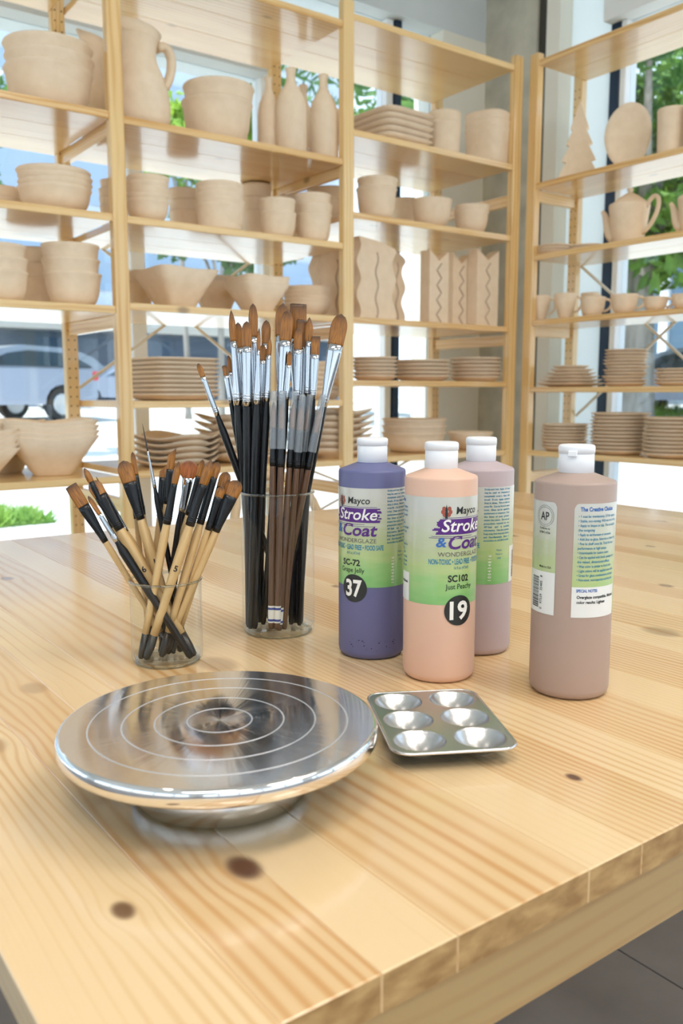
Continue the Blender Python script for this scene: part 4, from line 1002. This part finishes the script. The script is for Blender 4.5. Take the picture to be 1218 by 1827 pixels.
B(s, 'slim brush leaning in front of the fan brush', (362, 820), (356, 848), (337, 912), (304, 1035), .002, .010, 'filbert', 10, 11, wh=12)
B(s, 'small brush with silver ferrule before the fan brush', (331, 848), (327, 862), (328, 906), (306, 1020), -.006, .006, 'liner', 4, 7, 'silver', 'black', 10)
B(s, 'pointed brush left of centre crossing to the left in the glass', (319, 823), (315, 862), (303, 929), (277, 1040), -.012, -.012, 'point', 11, 15, wh=16)
B(s, 'filbert brush third from the right of the short jar', (389, 824), (382, 850), (364, 930), (326, 1040), -.002, -.006, 'filbert', 14, 14, wh=16)
B(s, 'pointed brush with long golden bristles right of the fan brush', (377, 820), (365, 863), (341, 931), (305, 1040), -.014, -.014, 'point', 15, 17, wh=19, num='5')
B(s, 'rounded brush behind the small dark brush at the right', (405, 842), (396, 868), (374, 932), (344, 1030), .010, .002, 'filbert', 19, 13, wh=13)
B(s, 'short dark-tipped brush in front of the right-hand group', (396, 868), (392, 886), (378, 940), (340, 1040), -.006, .006, 'filbert', 14, 12, wh=13)
B(s, 'slim pointed brush second from the right in the short jar', (409, 856), (401, 880), (383, 938), (352, 1030), .008, .004, 'filbert', 9, 10, wh=11)
B(s, 'broad rounded brush at the far right of the short jar', (424, 857), (411, 883), (388, 943), (350, 1030), -.002, -.002, 'filbert', 24, 14, wh=15)
t_ = JL
def K(label, tip, bend, fend, low, dT, dF, kind, wb, wf, wh=None, fer='silver', hand='black', cap=None): return brush(t_, label, tip, bend, fend, low, dT, dF, kind, wb, wf, fer, hand, wh, cap)
K('small filbert brush leaning far left out of the tall jar', (353, 648), (363, 669), (388, 733), (436, 872), -.004, .010, 'filbert', 9, 10, 14)
K('small filbert brush half hidden behind the left tall brushes', (407, 634), (410, 662), (418, 720), (444, 872), .018, .02, 'filbert', 8, 9, 11)
K('small flat brush with square tip beside the tall leftmost brush', (400, 652), (404, 669), (415, 712), (440, 872), .008, .014, 'flat', 9, 9, 11)
K('rounded brush behind the tall slender left brush', (424, 575), (430, 618), (436, 706), (447, 872), .014, .02, 'filbert', 14, 14, 14)
K('tall slender brush with dark point on the left of the tall jar', (412, 553), (416, 606), (425, 712), (437, 874), -.004, .006, 'point', 11, 18, 18)
K('tallest slender brush rising at the back left of the tall jar', (451, 541), (454, 598), (457, 706), (457, 872), .014, .018, 'filbert', 15, 15, 15)
K('rounded brush with a broad silver ferrule on the left', (440, 573), (441, 616), (442, 715), (442, 874), -.012, -.006, 'filbert', 17, 18, 18)
K('fine pointed brush between the broad left brushes', (462, 585), (461, 622), (458, 713), (453, 874), -.014, -.012, 'point', 6, 14, 16)
K('rounded brush with tapering tip, left of the tall centre gap', (475, 571), (472, 611), (470, 706), (468, 872), .010, .012, 'filbert', 15, 14, 15)
K('small dark rounded brush low between the left brushes', (469, 614), (469, 641), (468, 708), (462, 874), .000, .002, 'filbert', 11, 11, 13)
K('thin brush standing just left of the capped brushes', (481, 602), (480, 632), (475, 709), (467, 874), -.008, -.012, 'point', 8, 12, 15)
K('broad rounded brush at the top centre left of the square one', (505, 541), (499, 596), (494, 696), (496, 872), .008, .012, 'filbert', 24, 15, 15)
K('broad rounded brush in front at the top centre', (513, 553), (506, 604), (498, 712), (488, 874), -.004, .004, 'filbert', 21, 15, 14)
K('wide square-ended brush at the very top of the tall jar', (532, 542), (530, 602), (528, 706), (526, 872), .020, .020, 'flat', 29, 15, 15)
K('square brush with dark tip below the widest square brush', (536, 570), (535, 617), (533, 706), (532, 872), .008, .010, 'flat', 15, 13, 14)
K('rounded dark-tipped brush before the square brushes', (532, 585), (534, 621), (532, 704), (525, 874), .000, .004, 'filbert', 14, 13, 14)
K('thin flat brush squeezed between the square and the pointed brush', (544, 572), (543, 620), (541, 702), (539, 872), .014, .014, 'flat', 6, 10, 12)
K('small brush with narrow silver ferrule at the centre', (517, 626), (517, 649), (511, 706), (500, 874), -.010, .004, 'filbert', 8, 9, 11)
K('brush with chisel-like peaked tip right of the square brushes', (552, 566), (551, 607), (549, 700), (543, 872), .004, .006, 'point', 13, 12, 13)
K('short square brush second from the right of the tall jar', (564, 600), (562, 631), (559, 704), (548, 872), .000, .000, 'flat', 15, 12, 13)
K('largest rounded brush leaning right out of the tall jar', (609, 560), (600, 612), (583, 716), (549, 872), -.002, .004, 'filbert', 27, 13, 13)
# brown-handled brushes under milky caps
caps = []
for lab, tp, bd, fe, lo, dT, dF, wb_ in (
    ('capped brown-handled brush, leftmost of the capped ones', (488, 716), (487, 762), (487, 826), (486, 900), -.014, -.026, 8),
    ('capped brown-handled brush, second of the capped ones', (503, 716), (502, 765), (500, 828), (499, 900), -.016, -.027, 8),
    ('capped brown-handled brush, third of the capped ones', (524, 716), (521, 763), (516, 828), (512, 900), -.012, -.019, 10),
    ('capped brown-handled brush, fourth of the capped ones', (538, 722), (535, 766), (530, 829), (524, 900), -.014, -.014, 10),
    ('capped brush half hidden behind the fourth capped one', (551, 722), (547, 768), (540, 829), (530, 900), -.002, -.002, 8),
    ('capped brown-handled brush leaning right, last of the capped ones', (573, 722), (565, 771), (549, 831), (537, 900), -.010, -.010, 8)):
    e, M, L_, rh, hd = K(lab, tp, bd, fe, lo, dT, dF, 'point', wb_, 12, 12, 'black', 'brown', (.0060, .795))
    caps.append((e, L_, rh, hd))
for (e, L_, rh, hd) in caps[:3]:   # paper bands near the ends of the handles
    b_ = obj('paper_band', mesh(*lathe([(rh*1.02, .007), (rh*1.03, .024)], 20), True), WHITEL, hd)
    for z in (.0085, .020):
        obj('blue_stripe', mesh(*lathe([(rh*1.05, z), (rh*1.05, z+.0022)], 20), True), BLUEL, b_)

# ------------------------------------------------------------------ writing wrapped round a bottle
def wrap_text(mb, body_, s0, z0, cap_h, width=None, bold=0.0, shear=0.0, R=.0306, align='C', vertical=False, th0=0.0):
    """place lettering on a cylinder; s along the arc, z up; cap_h the height of capitals"""
    v, f = glyphs(body_, bold, shear)
    if not v: return
    xs_ = [q[0] for q in v]; x0, x1 = min(xs_), max(xs_); k = cap_h/CAPH; kx = (width/(x1-x0)) if width else k
    out = []
    for (x, y) in v:
        a = (x-x0)*kx; b_ = y*k
        if align == 'C': a -= (x1-x0)*kx/2
        if vertical: a, b_ = s0-b_, z0+a
        else: a, b_ = s0+a, z0+b_
        out.append((a, b_))
    wrap_pts(mb, out, f, R, th0)
def wrap_pts(mb, pts, f, R, th0=0.0):
    # s=0 faces local -y ; s grows to the right as one looks at the bottle
    mb.add([(R*math.sin(a/.0305+th0), -R*math.cos(a/.0305+th0), b_) for a, b_ in pts], f)
def wrap_grid(mb, s0, s1, z0, z1, R, nx=24, nz=1, shape=None, corner=0.0):
    pts = []; f = []
    for i in range(nx+1):
        s_ = s0+(s1-s0)*i/nx; c0 = c1 = 0
        if corner:
            e_ = min(s_-s0, s1-s_)
            if e_ < corner: c0 = c1 = corner-math.sqrt(max(corner**2-(corner-e_)**2, 0))
        for j in range(nz+1):
            z = (z0+c0)+((z1-c1)-(z0+c0))*j/nz; pts.append((s_, z) if not shape else shape(s_, z, i/nx, j/nz))
    for i in range(nx):
        for j in range(nz): a = i*(nz+1)+j; f.append((a, a+nz+1, a+nz+2, a+1))
    wrap_pts(mb, pts, f, R)
def label_mat():
    m, nt, b = nodes('printed_label'); L = nt.links.new
    tc = nt.nodes.new('ShaderNodeTexCoord'); sp = nt.nodes.new('ShaderNodeSeparateXYZ'); L(tc.outputs['Object'], sp.inputs[0])
    mp = nt.nodes.new('ShaderNodeMapping'); mp.inputs['Rotation'].default_value = (0.3, math.radians(38), 0.2); mp.inputs['Scale'].default_value = (28, 28, 150); L(tc.outputs['Object'], mp.inputs[0])
    nz = nt.nodes.new('ShaderNodeTexNoise'); nz.inputs['Scale'].default_value = 1; nz.inputs['Detail'].default_value = 2; L(mp.outputs[0], nz.inputs[0])
    z = M_(nt, 'DIVIDE', M_(nt, 'SUBTRACT', sp.outputs['Z'], .066), .091); z = M_(nt, 'ADD', z, M_(nt, 'MULTIPLY', M_(nt, 'SUBTRACT', nz.outputs['Fac'], .5), .30))
    cr = nt.nodes.new('ShaderNodeValToRGB'); e = cr.color_ramp.elements; e[0].position = .02; e[0].color = (.19, .44, .14, 1); e[1].position = .92; e[1].color = (.54, .54, .50, 1)
    for p_, c_ in ((.18, (.27, .49, .17)), (.34, (.42, .52, .22)), (.52, (.44, .49, .28)), (.70, (.51, .53, .42))): q = e.new(p_); q.color = (*c_, 1)
    L(z, cr.inputs[0]); L(cr.outputs[0], b.inputs['Base Color']); b.inputs['Roughness'].default_value = .3; b.inputs['Coat Weight'].default_value = .3
    return m
LAB = label_mat()
INK = {k: plain(k+'_ink', c, .4) for k, c in dict(black=(.012, .012, .012), purple=(.085, .012, .19), white=(.82, .80, .76), blue=(.03, .13, .42), teal=(.01, .19, .34), grey=(.10, .085, .09), red=(.33, .07, .04)).items()}
LABW = plain('white_label_paper', (.72, .72, .70), .35)
SMALL = ['Stroke and Coat  Apply  2-3 coats', 'may be  used  on  greenware or', 'completely  cover a  glaze  with', 'brush.  If not,  apply  again so', 'that it dries.  Fire in kiln to', 'cone 06.  Can be fired in range', 'color.  Glaze  can be  applied to', 'earthenware or stoneware.  Clean', 'the  firing  of  your  project.', 'mixing the colors.  Do not use', 'precautions  required  for  use.', 'AP Seal    and    is   certified', 'informative.  Visit the website.', 'Keep away from food and children', 'and   Non-flammable.   Store   it', 'according to ASTM D-4236.']
CREAT = ['• 1 coat for translucency. 2-3 for opaque', '• Stable, non-moving. Will not run or drip', '• Apply to bisque or clay. Thin as needed', '   the outgoing', '• Apply to earthenware or stoneware', '• Add line to glaze. Intermix or blend with', '• Fire to shelf cone 06. Thick for best', '   performance at high temps.', '• Intermixable for custom colors', '• Can be applied with brush, sponge or air', '   the raised, dimensional effects', '• Wet color is similar to fired color', '• Light colors will be applied over darks', '• Great for glaze combinations and layers', '• Non-toxic, non-hazardous and food safe']
def bottle(x, y, R, yaw, col, label, art=None, number=None, parts=('art', 'text', 'ap', 'creative'), drips=None, ltop=.1562, lbot=.0675):
    """yaw (degrees) turns the label's artwork; 0 faces the camera, positive to the viewer's right"""
    k = R/.0305; base = math.atan2(x, y)    # direction in which the camera sees the bottle
    r = empty('glaze_bottle', (x, y, TT+.0003), -base+math.radians(yaw), label, 'bottle')
    m = plain('glaze_plastic', col, .42, 0, .45); m.node_tree.nodes['Principled BSDF'].inputs['Subsurface Weight'].default_value = .12; m.node_tree.nodes['Principled BSDF'].inputs['Subsurface Radius'].default_value = (.01, .008, .006)
    v, f = lathe([(0, .002), (R*.80, .0), (R*.90, .0006), (R*.97, .003), (R, .007), (R, .1690), (R*.993, .1703), (R*.975, .1712), (R*.94, .1718), (R*.70, .1745), (R*.50, .1768), (R*.43, .1776), (R*.42, .181)], 72); obj('body', mesh(v, f, True), m, r)
    v, f = lathe([(.0132, .1775), (.0136, .1778), (.0137, .1918), (.0135, .1921), (.0135, .1925), (.0141, .1928), (.0142, .1968), (.0140, .1981), (.0133, .1990), (.0120, .1994), (0, .1994)], 48)
    cp = obj('flip_cap', mesh(v, f, True), plain('white_cap_plastic', (.80, .81, .84), .38), r)
    v, f = boxv(-.0035, .0035, .0135, .0158, .1905, .1950, .0005); obj('hinge', mesh(v, f), bpy.data.materials['white_cap_plastic'], cp)
    RL = R+.00018
    def G(s0, s1, z0, z1, mat, name, Rr, parent, nx=24, nz=1, corner=0, shape=None):
        mb = MB(); wrap_grid(mb, s0, s1, z0, z1, Rr, nx, nz, shape, corner); return mb.build(name, mat, parent, True)
    D = .0305*math.radians(1)
    lb = G(-168*D, 168*D, lbot, ltop, LAB, 'label', RL, r, 120, 4, .004)
    z0 = .0011
    if 'art' in parts:
        b1_ = MB()
        wrap_text(b1_, 'Mayco', .0040+.0, .1425, .0058, .0215, .012, .1, R+.0004)
        b1_.add([((R+.0004)*math.sin(a_), -(R+.0004)*math.cos(a_), zz) for a_, zz in ((math.radians(-30.2), .1455), (math.radians(-26.3), .1455), (math.radians(-26.3), .1388), (math.radians(-28.2), .1505), (math.radians(-30.2), .1388))], [(0, 4, 2, 1), (0, 1, 3)])
        b1_.build('maker_name', INK['black'], lb)
        b2 = MB()
        for sgn in (-1, 1):
            for (dx, dz_) in ((.0022, .0018), (.0030, -.0008), (.0018, -.0030)):
                pts = [(-.0148+sgn*dx+.0016*math.cos(q_*math.pi/6), .1452+dz_+.0019*math.sin(q_*math.pi/6)) for q_ in range(12)]
                wrap_pts(b2, pts, [tuple(range(12))], R+.00036)
        b2.build('emblem_wreath', INK['red'], lb)
        # purple brush-stroke panel with ragged ends
        mb = MB(); rnd_ = random.Random(3); rows = 12
        for j in range(rows):
            zz = .1258+j*.00105; a0 = -.0235+rnd_.uniform(-.004, .003)+abs(j-6)*.0004; a1 = .0238+rnd_.uniform(-.003, .002)
            wrap_grid(mb, a0, a1, zz, zz+.00112, R+.00032, 30)
        for zz, a0, a1 in ((.1393, -.018, .021), (.1240, -.027, .010), (.1222, -.012, .019), (.1228, -.029, -.010)): wrap_grid(mb, a0, a1, zz, zz+.0004, R+.00032, 20)
        mb.build('brush_stroke_panel', INK['purple'], lb)
        mb = MB(); wrap_text(mb, 'Stroke', .0012, .1283, .0096, .0400, .014, .22, R+.00062); mb.build('product_lettering', INK['white'], lb)
        mb = MB(); wrap_text(mb, '&', -.0188, .1158, .0074, .0085, .02, .15, R+.0005); mb.build('ampersand', INK['blue'], lb)
        mb = MB(); wrap_text(mb, 'Coat', .0042, .1140, .0102, .0345, .022, .2, R+.0005); mb.build('product_lettering', INK['purple'], lb)
        mb = MB(); wrap_text(mb, 'WONDERGLAZE', -.0005, .1077, .0036, .042, .0, 0, R+.0004); mb.build('subtitle', INK['grey'], lb)
        mb = MB(); wrap_text(mb, 'NON-TOXIC • LEAD FREE • FOOD SAFE', -.0010, .1013, .0042, .056, .022, 0, R+.0004); wrap_text(mb, '16 fl oz (473ml)', -.0010, .0970, .0024, .0140, .0, 0, R+.0004); mb.build('small_print', INK['teal'], lb)
        if art:
            mb = MB(); wrap_text(mb, art[0], -.0035, .0868, .0052, .0190, .03, 0, R+.0004); wrap_text(mb, art[1], -.0025, .0806, .0042, .0250, .004, 0, R+.0004); mb.build('colour_name', INK['black'], lb)
        if number:
            sc_, zc, rb_ = number[1], number[2], .0127
            mb = MB(); pts = []; ff_ = []
            for i in range(15):
                for j in range(15):
                    a_, b_ = i/7-1, j/7-1; q_ = max(abs(a_), abs(b_)); L0 = math.hypot(a_, b_) or 1; pts.append((sc_+a_/L0*q_*rb_, zc+b_/L0*q_*rb_))
            for i in range(14):
                for j in range(14): ff_.append((i*15+j, (i+1)*15+j, (i+1)*15+j+1, i*15+j+1))
            wrap_pts(mb, pts, ff_, R+.0005); bd = mb.build('number_sticker', INK['black'], r, True)
            mb = MB(); wrap_text(mb, number[0], sc_, zc-.0069, .0142, .0165, .03, 0, R+.0009); mb.build('numerals', INK['white'], bd)
    if 'text' in parts:
        mb = MB()
        for i, ln in enumerate(SMALL): wrap_text(mb, ln, 57*D, .1535-i*.0031, .0016, .0275, .02, 0, R+.0004, 'L')
        for i, ln in enumerate(['Mayco', 'Made in', 'USA']): wrap_text(mb, ln, 86*D, .098-i*.0037, .0016, None, .0, 0, R+.0004, 'C')
        mb.build('instructions', INK['teal'], lb)
        mb = MB(); wrap_text(mb, '1 0 0 4 3 4 8 1 6', 71*D, .071, .0028, .0235, .02, 0, R+.0004, 'L', True); mb.build('batch_number', INK['white'], lb)
    if 'ap' in parts:
        G(112*D, 168*D, lbot, .1010, LABW, 'barcode_field', R+.0003, lb, 24, 1, .0)
        mb = MB(); rnd_ = random.Random(11); z = .0715
        while z < .0965:
            t__ = rnd_.choice((.0003, .0003, .0006, .0009)); wrap_grid(mb, 123*D, 140*D, z, z+t__, R+.00045, 8); z += t__+rnd_.choice((.0003, .0004, .0006))
        wrap_text(mb, '0   97539   35485   8', 147*D, .0705, .0024, .027, .01, 0, R+.00045, 'L', True); mb.build('barcode', INK['black'], lb)
        mb = MB(); wrap_text(mb, 'AP', 148*D, .1418, .0062, .0085, .01, 0, R+.0004)
        mb.build('approval_print', INK['black'], lb)
        for rr in (.0068, .0082):
            mb = MB()
            n_ = 30; pts = [(148*D+q_*math.cos(2*math.pi*i/n_), .1450+q_*math.sin(2*math.pi*i/n_)) for q_ in (rr, rr+.0002) for i in range(n_)]
            wrap_pts(mb, pts, [(i, (i+1) % n_, (i+1) % n_+n_, i+n_) for i in range(n_)], R+.0004)
            mb.build('seal_ring', INK['black'], lb)
        mb = MB(); wrap_text(mb, 'Conforms to', 148*D, .1345, .0016, .0105, .01, 0, R+.0004); wrap_text(mb, 'ASTM D-4236', 148*D, .1312, .0016, .0110, .01, 0, R+.0004); wrap_text(mb, 'Made in USA', 151*D, .1040, .0018, .0115, .01, 0, R+.0004)
        mb.build('approval_lettering', INK['black'], lb)
    if 'creative' in parts:
        G(-168*D, -92*D, lbot, .0915, LABW, 'notes_field', R+.0003, lb, 30, 1, .0)
        mb = MB(); wrap_text(mb, 'The Creative Choice', -160*D, .1505, .0030, .0285, .03, 0, R+.0004, 'L')
        wrap_text(mb, 'SPECIAL NOTES:', -162*D, .0876, .0022, .0165, .03, 0, R+.00045, 'L')
        mb.build('heading', INK['blue'], lb)
        mb = MB()
        for i, ln in enumerate(CREAT): wrap_text(mb, ln, -162*D, .1456-i*.00352, .0019, .0345*(len(ln)/42)**1.0, .015, 0, R+.0004, 'L')
        mb.build('bullet_list', INK['teal'], lb)
        mb = MB(); wrap_text(mb, 'Overglaze compatible. Minimal', -161*D, .0826, .0022, .0345, .03, 0, R+.00045, 'L'); wrap_text(mb, 'color results: Lighten', -161*D, .0786, .0022, .0235, .03, 0, R+.00045, 'L')
        mb.build('notes', INK['black'], lb)
    if drips:
        mb = MB()
        for (a_, zz, q_) in drips:
            pts = [(a_+q_*math.cos(i*math.pi/4)*(1+.3*math.sin(i*2.3)), zz+q_*.7*math.sin(i*math.pi/4)) for i in range(8)]; wrap_pts(mb, pts, [tuple(range(8))], R+.0002)
        mb.build('glaze_specks', plain('dark_glaze_specks', (.02, .02, .05), .5), r)
    return r
rd = random.Random(5)
bottle(.0279, .7854, .0305, -31, (.125, .130, .265), 'indigo-blue glaze bottle with the black number 37 sticker', ('SC-72', 'Grape Jelly'), ('37', -.0003, .0660), drips=[(rd.uniform(-.004, .040), .009+rd.uniform(0, .010), rd.uniform(.0003, .0009)) for _ in range(22)])
bottle(.0834, .7217, .0305, 37, (.70, .45, .335), 'peach glaze bottle with the black number 19 sticker', ('SC102', 'Just Peachy'), ('19', -.0030, .0625), parts=('art', 'text', 'creative'))
bottle(.1287, .7984, .0305, -50, (.46, .37, .385), 'mauve glaze bottle standing behind the peach bottle', None, None)
bottle(.1853, .6824, .0315, 168, (.39, .285, .24), 'dusty rose glaze bottle with its back label showing, standing alone on the right')
